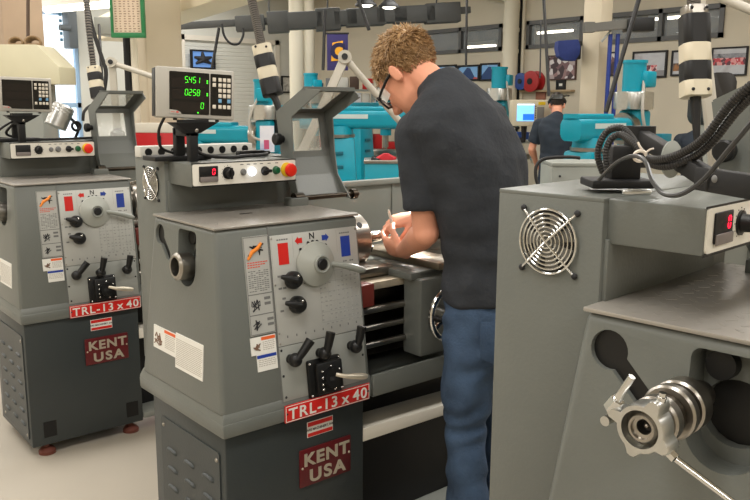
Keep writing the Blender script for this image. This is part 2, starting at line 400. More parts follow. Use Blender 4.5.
# ---------------------------------------------------------------- the lathe, in its own frame: x along the bed, y to the back, z up
KF, KS = .066/.52, .031/.52
nf = math.sqrt(1+KF*KF); ns = math.sqrt(1+KS*KS)
FM = frame((0, 0, 1.18), (1, 0, 0), (0, 1/nf, -KF/nf), (0, KF/nf, 1/nf))     # sloping front: x, into, up along the slope
SM = frame((0, 0, 1.18), (0, -1, 0), (1/ns, 0, -KS/ns), (KS/ns, 0, 1/ns))    # sloping end: -y, into, up
fz = lambda z: (z-1.18)*nf
sz_ = lambda z: (z-1.18)*ns
Y0 = -.058                                                                # cabinet front
def lever(mb_stick, M, a, b): pass
def make_lathe():
    R = thing('metal_lathe', (0, 0, 0), '', 'lathe', 'three engine lathes in a row')
    # pedestal under the headstock
    cab = obj('cabinet', MB().box(-.02, .478, Y0, .40, .05, .615, .006), DARK, R)
    s = MB().prism(rrect(-.03, .34, .08, .545, .01), 'x', -.0245, -.019)
    pan = obj('louvre_panel', s, DARK, R)
    for c in (.27, .155, .04):
        for k in range(6):
            z = .135+k*.062
            obj('louvre', MB().loft([ring2((-.024+dx, c, z), w, h) for dx, w, h in ((0, .034, .011), (-.003, .032, .010), (-.0065, .026, .006))]), DARK, pan)
    for y, z in ((.32, .52), (-.015, .52), (.32, .1), (-.015, .1)): obj('screw', MB().sph((-.025, y, z), (.004, .007, .007), 8), STEEL, pan)
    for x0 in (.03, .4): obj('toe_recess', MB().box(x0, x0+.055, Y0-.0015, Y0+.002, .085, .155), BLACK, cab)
    for x, y in ((.05, -.02), (.43, -.02), (.05, .3), (.43, .3)):
        obj('levelling_foot', MB().spin([(.036, 0), (.036, .014), (.026, .026), (.012, .03), (.012, .052)], T(x, y, 0)), pm('foot_pad', (104, 54, 42), .6), R)
    obj('tail_cabinet', MB().box(1.36, 1.8, Y0, .36, .05, .6, .006), DARK, R)
    for x, y in ((1.4, -.02), (1.75, -.02), (1.4, .3), (1.75, .3)):
        obj('levelling_foot', MB().spin([(.036, 0), (.036, .014), (.026, .026), (.012, .03), (.012, .052)], T(x, y, 0)), MATS['foot_pad'], R)
    obj('front_cover', MB().box(.478, 1.36, .06, .08, .05, .6), BLKMET, R)
    obj('foot_brake_bar', MB().hexa([(.478, -.055, .447), (1.36, -.055, .437), (1.36, .06, .425), (.478, .06, .425)], [(.478, -.055, .492), (1.36, -.055, .468), (1.36, .06, .468), (.478, .06, .492)], .004), pm('brake_bar_toplit', (226, 220, 206), .45), R)  # near white: the light from above is put into its colour
    obj('treadle', MB().box(.48, 1.36, -.06, .06, .06, .09, .006), LIGHTG, R)
    # collar lip and chip tray
    lip = MB().hexa([(-.034, -.076, .6), (.5, -.076, .6), (.5, .47, .6), (-.034, .47, .6)], [(-.036, -.078, .645), (.5, -.078, .645), (.5, .47, .645), (-.036, .47, .645)], .01)
    lip.hexa([(-.034, -.074, .64), (.5, -.074, .64), (.5, .47, .64), (-.034, .47, .64)], [(-.024, -.062, .672), (.5, -.062, .672), (.5, .455, .672), (-.024, .455, .672)], .004)
    obj('base_lip', lip, PAINT, R)
    tr = MB().box(.5, 1.85, -.08, -.066, .6, .672, .004).box(.5, 1.85, -.075, .56, .6, .612).box(1.84, 1.86, -.08, .58, .6, .68, .003)
    obj('chip_tray', tr, PAINT, R)
    obj('splash_guard', MB().box(.5, 1.87, .56, .572, .6, 1.2).box(.5, 1.87, .545, .58, 1.19, 1.212, .004).box(1.13, 1.137, .553, .56, .62, 1.2), LIGHTG, R)
    # headstock casting with the two pockets in its end
    hs = obj('headstock', MB().hexa([(-.031, -.066, .66), (.5, -.066, .66), (.5, .445, .66), (-.031, .445, .66)], [(0, 0, 1.172), (.497, 0, 1.172), (.497, .377, 1.172), (0, .377, 1.172)], .013, 3), PAINT, R)
    pk = [( -.205, sz_(1.15)), (-.205, sz_(1.04))]
    pk = []
    cy, cz, rr = -.158, sz_(1.045), .054
    for k in range(13): a = PI+PI*k/12; pk.append((cy+rr*math.cos(a), cz+rr*math.sin(a)))
    for (px, a0) in ((cy+rr-.015, 0), (cy-rr+.015, PI/2)):
        for k in range(5): a = a0+PI/2*k/4; pk.append((px+.015*math.cos(a), sz_(1.14)+.015*math.sin(a)))
    cut = MB(SM).prism(pk, 'y', -.05, .05)
    boolean_cut(hs, cut)
    cut = MB(SM); cut.prism([(-.162+.048*math.cos(2*PI*k/28), sz_(1.062)+.048*math.sin(2*PI*k/28)) for k in range(28)], 'y', -.05, .13)
    boolean_cut(hs, cut)
    key = []
    kc, kz = -.333, sz_(1.122)
    e = V((-.276, sz_(1.066))); dq = (V((kc, kz))-e).normalized(); ph = math.atan2(-dq.y, -dq.x)
    for k in range(21): a = ph+math.radians(31)+math.radians(298)*k/20; key.append((kc+.03*math.cos(a), kz+.03*math.sin(a)))
    for k in range(7): a = ph-PI/2+PI*k/6; key.append((e[0]+.0155*math.cos(a), e[1]+.0155*math.sin(a)))
    boolean_cut(hs, MB(SM).prism(key, 'y', -.05, .06))
    # black inserts: the shade inside the pockets put in as colour
    obj('shade_insert', MB(SM).cyl((-.162, .07, sz_(1.062)), (-.162, .1295, sz_(1.062)), .0478), BLACK, hs)
    obj('shade_insert', MB(SM).prism([(p[0], p[1]) for p in key], 'y', .010, .0595), BLACK, hs)
    obj('pocket_plug', MB(SM).spin([(.0, -.012), (.018, -.012), (.021, -.008), (.021, .012), (0, .012)], T(-.182, .04, sz_(1.13)) @ Matrix.Rotation(PI/2, 4, 'X'), 20), BLACK, hs)
    obj('spindle_nose', MB(SM).spin([(.026, -.1), (.026, .032), (.03, .035), (.036, .036), (.036, .012), (.04, .012), (.04, .05), (.033, .056), (.027, .056), (.025, .02), (.025, -.1)][::1], T(-.163, .022, sz_(1.05)) @ Matrix.Rotation(PI/2, 4, 'X'), 32, True), STEEL, hs)
    obj('spindle_bore', MB(SM).cyl((-.163, .0, sz_(1.05)), (-.163, .04, sz_(1.05)), .025), BLACK, hs)
    # deck on top
    dk = MB().box(-.003, .5, -.003, .38, 1.172, 1.179, .002)
    deck = obj('top_deck', dk, DECK, R)
    st = MB()
    for i in range(16):
        for j in range(12):
            x, y = .02+i*.03+(.015 if j % 2 else 0), .02+j*.029
            if x < .49: st.box(-.0085, .0085, -.0028, .0028, 0, .0003, M=T(x, y, 1.179) @ Matrix.Rotation(PI/4 if (i+j) % 2 else -PI/4, 4, 'Z'))
    ink(deck, st, DECK)
    obj('lifting_slot', MB().prism(rrect(.2, .245, .2, .212, .005), 'z', 1.1785, 1.1798), BLACK, deck)
    # front faces
    pa = obj('left_front_panel', MB(FM).box(.166, .168, -.0012, .001, fz(.652), fz(1.17)), INK, hs)
    pl = obj('gear_chart_plate', MB(FM).box(.17, .485, -.003, .001, fz(.822), fz(1.141), .001), PLATE, R)
    P = lambda: MB(FM)
    obj('red_square', P().box(.194, .229, -.0038, -.003, fz(1.055), fz(1.117)), RED, pl)
    obj('blue_square', P().box(.421, .456, -.0038, -.003, fz(1.053), fz(1.115)), BLUE, pl)
    ar = lambda x, z, s: [(x-s*.014, z), (x-s*.002, z-.012), (x-s*.002, z-.007), (x+s*.012, z-.008), (x+s*.012, z+.008), (x-s*.002, z+.007), (x-s*.002, z+.012)]
    obj('red_arrow', P().prism(ar(.268, fz(1.118), 1), 'y', -.0038, -.003), RED, pl)
    obj('blue_arrow', P().prism(ar(.364, fz(1.118), -1), 'y', -.0038, -.003), BLUE, pl)
    obj('lettering', text_mb('N', .019, FM @ T(.3155, -.0034, fz(1.119)), .0006, .0004), INKD, pl)
    pr = MB(FM); rnd = random.Random(3)
    for (x, z, n) in ((.192, 1.125, 5), (.418, 1.123, 5), (.425, 1.037, 2), (.45, 1.037, 2)):
        for k in range(n): pr.box(x+k*.008, x+k*.008+.006, -.0034, -.003, fz(z), fz(z)+.004)
    chp = MB(FM)
    for i in range(9):
        for j in range(13):
            x, z = .33+i*.0165, 1.02-j*.0135
            if z < .985 or x > .40:
                if rnd.random() < .7: chp.box(x, x+.009*rnd.uniform(.5, 1), -.0034, -.003, fz(z), fz(z)+.0035)
    for x, z in ((.185, 1.02), (.185, .985), (.195, .955), (.185, .92), (.20, .985), (.275, .99), (.33, .985)): pr.box(x, x+.012, -.0034, -.003, fz(z), fz(z)+.006)
    for k in range(9): pr.box(.2+k*.032, .204+k*.032, -.0034, -.003, fz(.843)+.0, fz(.85))
    ink(pl, pr, INK); ink(pl, chp, pm('ink_faint', (150, 150, 146), .6))
    gl = MB(FM)
    for j in range(6): gl.box(.33, .478, -.0033, -.003, fz(.865+j*.03), fz(.865+j*.03)+.0012)
    for i in range(6): gl.box(.33+i*.0295, .3312+i*.0295, -.0033, -.003, fz(.865), fz(1.015))
    for x, z0, z1 in ((.172, .83, 1.136), (.246, 1.07, 1.136), (.406, 1.07, 1.136)): gl.box(x, x+.001, -.0033, -.003, fz(z0), fz(z1))
    ink(pl, gl, pm('ink_pale', (160, 160, 156), .6))
    for x, z in ((.175, 1.133), (.48, 1.133), (.175, .86), (.48, .86), (.175, .83), (.48, .83), (.175, 1.0), (.48, 1.0)): obj('plate_screw', MB(FM).sph((x, -.003, fz(z)), (.0035, .0018, .0035), 8), STEEL, pl)
    ap = obj('apron_plate', MB(FM).box(.17, .482, -.002, .001, fz(.66), fz(.82), .001), PLATE2, R)
    for x, z in ((.177, .81), (.177, .735), (.18, .672), (.475, .81), (.474, .74)): obj('plate_screw', MB(FM).sph((x, -.002, fz(z)), (.004, .002, .004), 8), INKD, ap)
    # speed dial: a dish with a lever arm
    Mh = FM @ T(.318, 0, fz(1.044)) @ Matrix.Rotation(PI/2, 4, 'X')
    hub = obj('speed_dial', MB(Mh).spin([(.0, -.002), (.058, -.002), (.066, .004), (.068, .011), (.065, .016), (.058, .019), (.036, .034), (.028, .038), (.026, .042), (.0, .042)], n=36), pm('dial_grey', (160, 162, 154), .35), R)
    obj('dial_ring', MB(Mh).spin([(.027, .038), (.028, .044), (.024, .047), (.02, .044), (.02, .038)], n=28, hollow=True), LIGHTG, hub)
    obj('dial_cap', MB(Mh).spin([(0, .04), (.017, .04), (.017, .046), (.013, .049), (0, .049)], n=20), BLACK, hub)
    for k in range(7):
        a = math.radians(50+k*14); obj('dial_tooth', MB(FM).sph((.318+.068*math.cos(a), -.006, fz(1.044)+.068*math.sin(a)), .0045, 8), BLACK, hub) if k in (0, 2, 3, 4, 6) else None
    obj('dial_lever', MB(FM @ T(-.006, 0, -.006)).tube([(.365, -.02, fz(1.046)), (.40, -.03, fz(1.038)), (.435, -.034, fz(1.028)), (.47, -.034, fz(1.016)), (.488, -.034, fz(1.01))], [.008, .009, .011, .0115, .006], 12, smooth=4), LIGHTG, hub)
    # two pointer knobs
    for x, z, a in ((.231, 1.008, 160), (.238, .935, 165)):
        k = obj('pointer_knob', MB(FM @ T(x, 0, fz(z)) @ Matrix.Rotation(PI/2, 4, 'X')).spin([(0, 0), (.022, 0), (.026, .006), (.026, .022), (.02, .034), (.0, .036)], n=24), BLACK, R)
        ca, sa = math.cos(math.radians(a)), math.sin(math.radians(a))
        obj('pointer', MB(FM).tube([(x, -.028, fz(z)), (x+.028*ca, -.026, fz(z)+.028*sa), (x+.046*ca, -.02, fz(z)+.046*sa)], [.014, .011, .006], 10), BLACK, k)
        obj('pointer_pin', MB(FM).sph((x+.004, -.036, fz(z)+.012), .005, 8), CHROME, k)
    # three feed levers
    for x, z, dx, dz in ((.204, .781, .045, .052), (.309, .779, .014, .064), (.428, .778, .013, .062)):
        k = obj('feed_lever', MB(FM).sph((x, -.03, fz(z)), (.021, .02, .021), 16).cyl((x, 0, fz(z)), (x, -.03, fz(z)), .014), BLACK, R)
        obj('grip', MB(FM).tube([(x, -.038, fz(z)), (x+dx*.4, -.044, fz(z)+dz*.4), (x+dx, -.05, fz(z)+dz)], [.0105, .0125, .0145], 14), BLACK, k)
    # gear selector block
    gb = obj('selector_block', MB(FM @ T(-.008, 0, .004)).box(.264, .385, -.014, 0, fz(.645), fz(.76), .006).box(.285, .38, -.03, -.012, fz(.655), fz(.75), .006).cyl((.335, -.01, fz(.70)), (.335, -.046, fz(.70)), .03), BLACK, R)
    sc = MB(FM)
    for x, z in ((.27, .75), (.378, .752), (.272, .655), (.302, .725), (.302, .705), (.302, .685), (.302, .67), (.335, .735), (.365, .72), (.365, .69), (.345, .665), (.37, .663)):
        obj('selector_screw', MB(FM @ T(-.008, 0, .004)).sph((x, -.0315 if x > .28 and x < .376 else -.015, fz(z)), .0042, 8), CHROME, gb)
    obj('selector_slot', MB(FM @ T(-.008, 0, .004)).box(.318, .35, -.0475, -.045, fz(.694), fz(.706)), INKD, gb)
    obj('selector_handle', MB(FM @ T(-.022, 0, .012)).tube([(.352, -.05, fz(.703)), (.375, -.066, fz(.695)), (.4, -.07, fz(.69)), (.43, -.072, fz(.684)), (.45, -.072, fz(.68))], [.006, .007, .0095, .0105, .007], 12, smooth=3), pm('handle_pale', (206, 198, 180), .3, .6), gb)
    # instruction stickers
    ip = obj('instruction_plate', MB(FM).box(.0815, .1645, -.002, .001, fz(.868), fz(1.146)), PLATE, R)
    ipr = MB(FM); rnd = random.Random(5)
    for z in (.982, .924): ipr.box(.083, .163, -.0028, -.002, fz(z), fz(z)+.0025)
    for x in (.083, .162): ipr.box(x, x+.0012, -.0028, -.002, fz(.87), fz(1.144))
    for z in (.87, 1.143): ipr.box(.083, .163, -.0028, -.002, fz(z), fz(z)+.0015)
    for j in range(11):
        z = 1.047-j*.0056
        for i in range(8):
            if rnd.random() < .9: ipr.box(.09+i*.0085, .0965+i*.0085, -.0026, -.002, fz(z), fz(z)+.0022)
    for (x, z) in ((.135, .95), (.14, .89), (.135, .965), (.14, .905)): ipr.box(x, x+.02, -.0026, -.002, fz(z), fz(z)+.008)
    ink(ip, ipr, INK)
    blob = MB(FM)
    for (cx, cz) in ((.106, .951), (.106, .894)):
        for k in range(5): blob.tube([(cx+rnd.uniform(-.014, .014), -.0024, fz(cz)+rnd.uniform(-.018, .018)) for _ in range(4)], .0016, 5)
    for k in range(4): blob.tube([(.12+rnd.uniform(-.028, .028), -.0024, fz(1.105)+rnd.uniform(-.02, .02)) for _ in range(4)], .0022, 5)
    ink(ip, blob, INKD)
    ink(ip, MB(FM).tube([(.093, -.0024, fz(1.082)), (.108, -.0024, fz(1.102)), (.128, -.0024, fz(1.112)), (.14, -.0024, fz(1.125))], [.004, .006, .006, .004], 10), ORANGE)
    rp = MB(FM)
    for j, n in ((0, 8), (1, 7), (2, 5)):
        for i in range(n): rp.box(.09+i*.0085, .0965+i*.0085, -.0026, -.002, fz(1.071-j*.0065), fz(1.071-j*.0065)+.003)
    ink(ip, rp, pm('red_ink', (214, 84, 62), .5))
    def sticker(nm, M, x0, x1, z0, z1, head, hx=0., pic=False):
        o = obj(nm, MB(M).box(x0, x1, -.0025, .001, z0, z1), WHITE, R)
        if head: obj('sticker_header', MB(M).box(x0+(x1-x0)*hx, x1-.002, -.0032, -.0025, z1-.011, z1-.002), head, o)
        t = MB(M); xs = x0+(x1-x0)*hx+.004
        for j in range(int((z1-z0-.022)/.0055)):
            zz = z1-.018-j*.0055; x = xs
            while x < x1-.008: w = rnd.uniform(.004, .009); t.box(x, min(x+w, x1-.004), -.0029, -.0025, zz, zz+.0022); x += w+.002
        ink(o, t, pm('print_grey', (176, 170, 160), .6))
        if pic:
            c = MB(M); 
            for k in range(5): c.tube([(x0+.004+rnd.random()*(x1-x0)*hx*.8, -.0028, z0+.012+rnd.random()*(z1-z0-.03)) for _ in range(3)], .0022, 5)
            ink(o, c, pm('sketch_brown', (120, 92, 74), .6))
        return o
    sticker('warning_sticker', FM, .078, .161, fz(.813), fz(.863), pm('header_orange', (226, 98, 44), .5), .42, True)
    sticker('notice_sticker', FM, .0945, .161, fz(.764), fz(.8125), BLUE)
    sticker('warning_sticker', SM, -.362, -.213, sz_(.765), sz_(.836), MATS['header_orange'], .5, True)
    sticker('notice_sticker', SM, -.213, -.045, sz_(.737), sz_(.842), None)
    # plates on the lip and the cabinet
    mp = obj('model_plate', MB().box(.166, .4825, -.0815, -.076, .6, .6525, .001), RED, R)
    bd = MB(); 
    for x0, x1, z0, z1 in ((.1675, .481, .602, .604), (.1675, .481, .6485, .6505), (.1675, .1695, .602, .6505), (.479, .481, .602, .6505)): bd.box(x0, x1, -.0822, -.0813, z0, z1)
    ink(mp, bd, WHITE)
    obj('lettering', text_mb('TRL-13 x 40', .0345, T(.3245, -.0822, .609), .0007, .0006, 1.1, spacing=1.16, word=.5), WHITE, mp)
    [obj('plate_screw', MB().sph((x, -.0815, .627), (.0035, .002, .0035), 8), INKD, mp) for x in (.173, .4765)]
    kb = obj('maker_badge', MB().box(.2265, .4215, Y0-.006, Y0, .37, .4905, .003), MAROON, R)
    obj('lettering', merge(text_mb('KENT', .0395, T(.3265, Y0-.0065, .4375), .002, .0016, 1.16, spacing=1.12), text_mb('USA', .0395, T(.3285, Y0-.0065, .3825), .002, .0016, 1.2, spacing=1.25)), BADGE, kb)
    [obj('badge_screw', MB().sph((x, Y0-.006, z), (.004, .003, .004), 8), BADGE, kb) for x, z in ((.236, .432), (.414, .436))]
    ds = obj('dealer_sticker', MB().box(.258, .354, Y0-.0015, Y0, .523, .572), WHITE, R)
    obj('sticker_band', MB().box(.26, .352, Y0-.0022, Y0-.0015, .557, .57).box(.26, .352, Y0-.0022, Y0-.0015, .525, .536), RED, ds)
    obj('lettering', text_mb('WES MACHINERY, INC', .0075, T(.306, Y0-.002, .543), .0004, .0001, .98), INKD, ds)
    # electrical enclosure behind, with its fan and control box
    en = obj('rear_enclosure', MB().box(.042, .52, .38, .595, .66, 1.333, .003).box(.042, .52, .38, .595, 1.331, 1.3385, .002), PAINT, R)
    pass
    fm = frame((.0415, .472, 1.262), (0, -1, 0), (1, 0, 0), (0, 0, 1))   # x=-y, y=into
    fan = obj('fan_grille', MB(fm).tube([(.052*math.cos(2*PI*k/40), -.006, .052*math.sin(2*PI*k/40)) for k in range(40)], .0022, 8, closed=True), CHROME, R)
    g = MB(fm)
    for r in (.045, .038, .031, .024, .017, .01): g.tube([(r*math.cos(2*PI*k/32), -.006-(.052-r)*.1, r*math.sin(2*PI*k/32)) for k in range(32)], .0016, 6, closed=True)
    for a in (45, 135): c, s = math.cos(math.radians(a)), math.sin(math.radians(a)); g.tube([(-.068*c, -.004, -.068*s), (0, -.012, 0), (.068*c, -.004, .068*s)], .002, 6)
    obj('grille_wire', g, CHROME, fan)
    for a in (45, 135, 225, 315): c, s = math.cos(math.radians(a)), math.sin(math.radians(a)); obj('grille_screw', MB(fm).sph((.07*c, -.003, .07*s), (.0055, .004, .0055), 10), INKD, fan)
    obj('fan_opening', MB(fm).cyl((0, -.0012, 0), (0, .001, 0), .05, n=32), BLACK, fan)
    bl = MB(fm)
    for k in range(7):
        a = 2*PI*k/7; q = [(r*math.cos(a+t), y, r*math.sin(a+t)) for r, t, y in ((.02, 0, -.002), (.046, .1, -.002), (.046, .7, -.0014), (.02, .6, -.0014))]
        bl.quad(*q, .0006)
    bl.cyl((0, -.004, 0), (0, 0, 0), .024, n=24); obj('fan_blades', bl, pm('fan_grey', (126, 124, 118), .5), fan)
    obj('control_neck', MB().box(.05, .45, .373, .385, 1.178, 1.275, .002), PAINT, R)
    cb = obj('control_box', MB().box(.05, .446, .232, .385, 1.268, 1.337, .003), PAINT, R)
    Y = .232
    obj('box_bracket_screw', MB().sph((.048, .392, 1.285), (.004, .006, .006), 8), BADGE, cb)
    fc = obj('control_face', MB().prism(rrect(.054, .442, 1.271, 1.335, .006), 'y', Y-.003, Y), PANELW, R)
    eg = MB().box(.05, .446, Y-.002, Y-.0005, 1.2665, 1.2705).box(.05, .446, Y-.002, Y-.0005, 1.3355, 1.3385)
    obj('face_edge', eg, BLACK, fc)
    dp = obj('speed_display', MB().box(.075, .142, Y-.006, Y-.003, 1.283, 1.328, .002), BLACK, fc)
    obj('display_strip', MB().box(.077, .14, Y-.0085, Y-.006, 1.281, 1.297, .001), pm('strip_grey', (120, 112, 108), .5), fc)
    sg = MB(); seven(sg, '0', .121, 1.303, .0085, .017, T(0, Y-.006, 0)); obj('speed_digit', sg, SEGR, fc)
    kn = MB(frame((.178, Y-.003, 1.305), (1, 0, 0), (0, 0, 1), (0, -1, 0)))
    kn.spin([(0, 0), (.019, 0), (.019, .003), (.014, .004), (.013, .02), (.011, .022), (0, .022)], n=24).box(-.003, .003, -.017, .017, .018, .028, .001)
    obj('speed_knob', kn, BLACK, fc)
    tk = MB()
    for k in range(11): a = math.radians(-60+k*30); tk.box(.178+.0225*math.cos(a)-.0009, .178+.0225*math.cos(a)+.0009, Y-.0036, Y-.003, 1.305+.0225*math.sin(a)-.0009, 1.305+.0225*math.sin(a)+.0009)
    for x in (.225, .25, .275, .3, .33, .36): tk.box(x, x+.012, Y-.0036, Y-.003, 1.327, 1.329)
    ink(fc, tk, INKD)
    def button(nm, x, r, h, m, z=1.305):
        o = obj(nm, MB(frame((x, Y-.003, z), (1, 0, 0), (0, 0, 1), (0, -1, 0))).spin([(0, 0), (r*1.2, 0), (r*1.2, .004), (r, .005), (r, h), (r*.8, h+.002), (0, h+.002)], n=22), m, fc); return o
    button('jog_button', .235, .0085, .008, INK); button('start_button', .268, .011, .01, PILOT)
    button('selector_switch', .318, .012, .012, BLACK); obj('switch_bar', MB().box(.300, .336, Y-.022, Y-.012, 1.3, 1.31, .002), BLACK, fc)
    button('green_button', .362, .011, .012, GREEN)
    button('stop_collar', .405, .019, .006, YELLOW)
    obj('emergency_stop', MB(frame((.405, Y-.008, 1.305), (1, 0, 0), (0, 0, 1), (0, -1, 0))).spin([(0, 0), (.01, 0), (.01, .01), (.02, .014), (.022, .02), (.019, .028), (.01, .031), (0, .031)], n=26), BUTRED, fc)
    for o_ in [cb, fc, *fc.children]:
        for v in o_.data.vertices: v.co.x = .056+(v.co.x-.05)*.94
    obj('power_strip', MB().box(.05, .3, .555, .592, 1.3385, 1.372, .004), pm('strip_white', (206, 204, 196), .45), R) if False else None
    # chuck
    ck = obj('chuck', MB(frame((.52, .25, 1.045), (0, 1, 0), (0, 0, 1), (1, 0, 0))).spin([(0, -.05), (.06, -.05), (.06, .06), (.088, .062), (.092, .066), (.092, .09), (.096, .094), (.096, .165), (.092, .17), (.03, .17), (.026, .165), (.026, .1), (0, .1)], n=44), STEEL, R)
    for k in range(3):
        a = math.radians(200+120*k); c, s = math.cos(a), math.sin(a)
        M = frame((.69, .25, 1.045), (0, c, s), (0, -s, c), (1, 0, 0))
        obj('chuck_jaw', MB(M).box(.022, .082, -.011, .011, 0, .018, .002).box(.022, .05, -.01, .01, .018, .036, .002), DSTEEL, ck)
        a += PI/3; c, s = math.cos(a), math.sin(a)
        obj('key_socket', MB(frame((.65, .25, 1.045), (0, c, s), (0, -s, c), (1, 0, 0))).cyl((.094, 0, 0), (.0975, 0, 0), .011), BLACK, ck)
    obj('chuck_groove', MB(frame((.6145, .25, 1.045), (0, 1, 0), (0, 0, 1), (1, 0, 0))).spin([(0.05, 0), (.0935, 0), (.0935, .003), (.05, .003)], n=40, hollow=True), BLACK, ck)
    # bed and ways
    bed = MB().box(.48, 1.86, .12, .40, .66, .93).box(.48, 1.86, .10, .16, .9, .945, .004).box(.48, 1.86, .36, .42, .9, .945, .004)
    bed.prism([(.11, .94), (.15, .94), (.13, .965)], 'x', .62, 1.86); bed.prism([(.37, .94), (.41, .94), (.39, .965)], 'x', .62, 1.86)
    bd_ = obj('bed', bed, DSTEEL, R)  # dark steel here also puts the bed's shadow into its colour
    obj('gap_block', MB().box(.52, .72, .08, .2, .945, .975, .004).box(.52, .62, .3, .42, .945, .985, .004), STEEL, R)
    obj('wiper_block', MB().box(.51, .57, .0, .05, .87, .945, .004), DRED, R)
    obj('front_way', MB().box(.57, 1.86, .03, .11, .915, .94, .003), pm('way_pale', (190, 178, 156), .35, .5, var=.12, scale=20), R)
    obj('rack', MB().box(.5, 1.86, .07, .1, .87, .9), DSTEEL, R)
    obj('lead_screw', MB().cyl((.49, .03, .85), (1.84, .03, .85), .013, n=12), STEEL, R)
    obj('feed_rod', MB().cyl((.49, .03, .79), (1.84, .03, .79), .011, n=12), STEEL, R)
    obj('control_rod', MB().cyl((.49, .02, .735), (1.84, .02, .735), .011, n=12), STEEL, R)
    obj('rod_bracket', MB().box(.488, .52, .0, .07, .71, .88, .004), DSTEEL, R)
    # carriage
    sad = obj('saddle', MB().box(.74, 1.1, -.03, .46, .945, .967, .005).box(.70, 1.14, -.03, .12, .94, .965, .004).box(.70, 1.14, .36, .46, .94, .965, .004), PAINT, R)
    apr = obj('apron', MB().box(.72, 1.06, -.06, .03, .68, .945, .01), PAINT, R)
    hw = frame((.80, -.065, .83), (1, 0, 0), (0, 0, 1), (0, -1, 0))
    w = obj('handwheel', MB(hw).tube([(.085*math.cos(2*PI*k/40), .085*math.sin(2*PI*k/40), .05) for k in range(40)], .011, 12, closed=True).spin([(0, 0), (.022, 0), (.02, .05), (.026, .056), (0, .06)], n=20), CHROME, R)
    sp = MB(hw)
    for a in (90, 210, 330): c, s = math.cos(math.radians(a)), math.sin(math.radians(a)); sp.tube([(0, 0, .045), (.085*c, .085*s, .05)], [.012, .009], 10)
    obj('spoke', sp, CHROME, w); obj('wheel_handle', MB(hw).tube([(-.08, 0, .05), (-.08, 0, .07), (-.08, 0, .095)], [.006, .011, .008], 12), BLACK, w)
    obj('apron_lever', MB().tube([(1.0, -.06, .79), (.99, -.1, .80), (.97, -.13, .84)], [.009, .008, .011], 10), BLACK, apr)
    cs = obj('cross_slide', MB().box(.80, .92, -.06, .36, .967, .992, .004).box(.83, .89, -.075, -.06, .967, .99, .003), pm('slide_steel', (150, 140, 124), .35, .8, var=.15, scale=16), R)
    obj('slide_wheel', MB(frame((.86, -.075, .975), (1, 0, 0), (0, 0, 1), (0, -1, 0))).spin([(0, 0), (.02, 0), (.02, .02), (.05, .022), (.052, .034), (.046, .038), (0, .036)], n=28), CHROME, cs)
    cr = obj('compound_rest', MB().spin([(0, 0), (.055, 0), (.055, .02), (0, .02)], T(1.02, .2, .965), 28).box(-.14, .07, -.035, .035, .02, .055, .004, M=T(1.02, .2, .965) @ Matrix.Rotation(math.radians(-32), 4, 'Z')), STEEL, R)
    obj('tool_post', MB().box(.99, 1.06, .17, .24, 1.02, 1.065, .004).cyl((1.025, .205, 1.065), (1.025, .205, 1.095), .014), DSTEEL, cr)
    # tailstock
    ts = obj('tailstock', MB().box(1.5, 1.74, .12, .4, .945, .99, .006).hexa([(1.53, .17, .99), (1.72, .17, .99), (1.72, .33, .99), (1.53, .33, .99)], [(1.52, .2, 1.1), (1.74, .2, 1.1), (1.74, .3, 1.1), (1.52, .3, 1.1)], .012), PAINT, R)
    obj('quill', MB().cyl((1.44, .25, 1.045), (1.56, .25, 1.045), .025), STEEL, ts)
    obj('tail_wheel', MB(frame((1.76, .25, 1.045), (0, 1, 0), (0, 0, 1), (1, 0, 0))).spin([(0, -.04), (.03, -.04), (.03, 0), (.075, .005), (.075, .022), (0, .02)], n=28), CHROME, ts)
    # swing-up chuck guard
    outer = [(.245, 1.562), (.408, 1.484), (.398, 1.43), (.378, 1.33), (.352, 1.27), (.302, 1.19)]
    inner = [(.275, 1.19), (.305, 1.27), (.312, 1.35), (.318, 1.47), (.15, 1.556)]
    x0, x1 = .472, .68
    g = obj('chuck_guard', MB().prism(outer+inner, 'x', x0, x0+.004), PAINT, R)
    def sheet(a, b_, win):
        m = MB(); a, b_ = V((0, *a)), V((0, *b_)); n = V((0, -(b_-a).z, (b_-a).y)).normalized()*.003; P_ = lambda x, t: V((x, 0, 0))+a.lerp(b_, t)
        def piece(xa, xb, ta, tb): m.hexa([P_(xa, ta), P_(xb, ta), P_(xb, tb), P_(xa, tb)], [P_(xa, ta)+n, P_(xb, ta)+n, P_(xb, tb)+n, P_(xa, tb)+n])
        if not win: piece(x0, x1, 0, 1); return m, None
        ma, mt = .035, .14
        piece(x0, x0+ma, 0, 1); piece(x1-ma, x1, 0, 1); piece(x0+ma, x1-ma, 0, mt); piece(x0+ma, x1-ma, 1-mt, 1)
        w_ = MB(); k = n*.3; w_.hexa([P_(x0+ma, mt)+k, P_(x1-ma, mt)+k, P_(x1-ma, 1-mt)+k, P_(x0+ma, 1-mt)+k], [P_(x0+ma, mt)+2*k, P_(x1-ma, mt)+2*k, P_(x1-ma, 1-mt)+2*k, P_(x0+ma, 1-mt)+2*k])
        return m, w_
    PC = pm('guard_window', (226, 226, 214), .08, alpha=.3)
    for i, (a, b_) in enumerate(zip(outer, outer[1:])):
        if i == 2: m, w_ = sheet(outer[1], outer[3], True)
        elif i == 1: continue
        else: m, w_ = sheet(a, b_, i == 0)
        so = obj('guard_sheet', m, PAINT, g)
        if w_: obj('guard_window', w_, PC, g)
    ri = [(.262, 1.19), (.335, 1.27), (.352, 1.35), (.362, 1.465), (.21, 1.535)]
    obj('guard_side', MB().prism(outer+ri, 'x', x1-.004, x1), PAINT, g)
    obj('guard_edge', MB().box(x0, x1, .24, .25, 1.555, 1.568), PAINT, g)
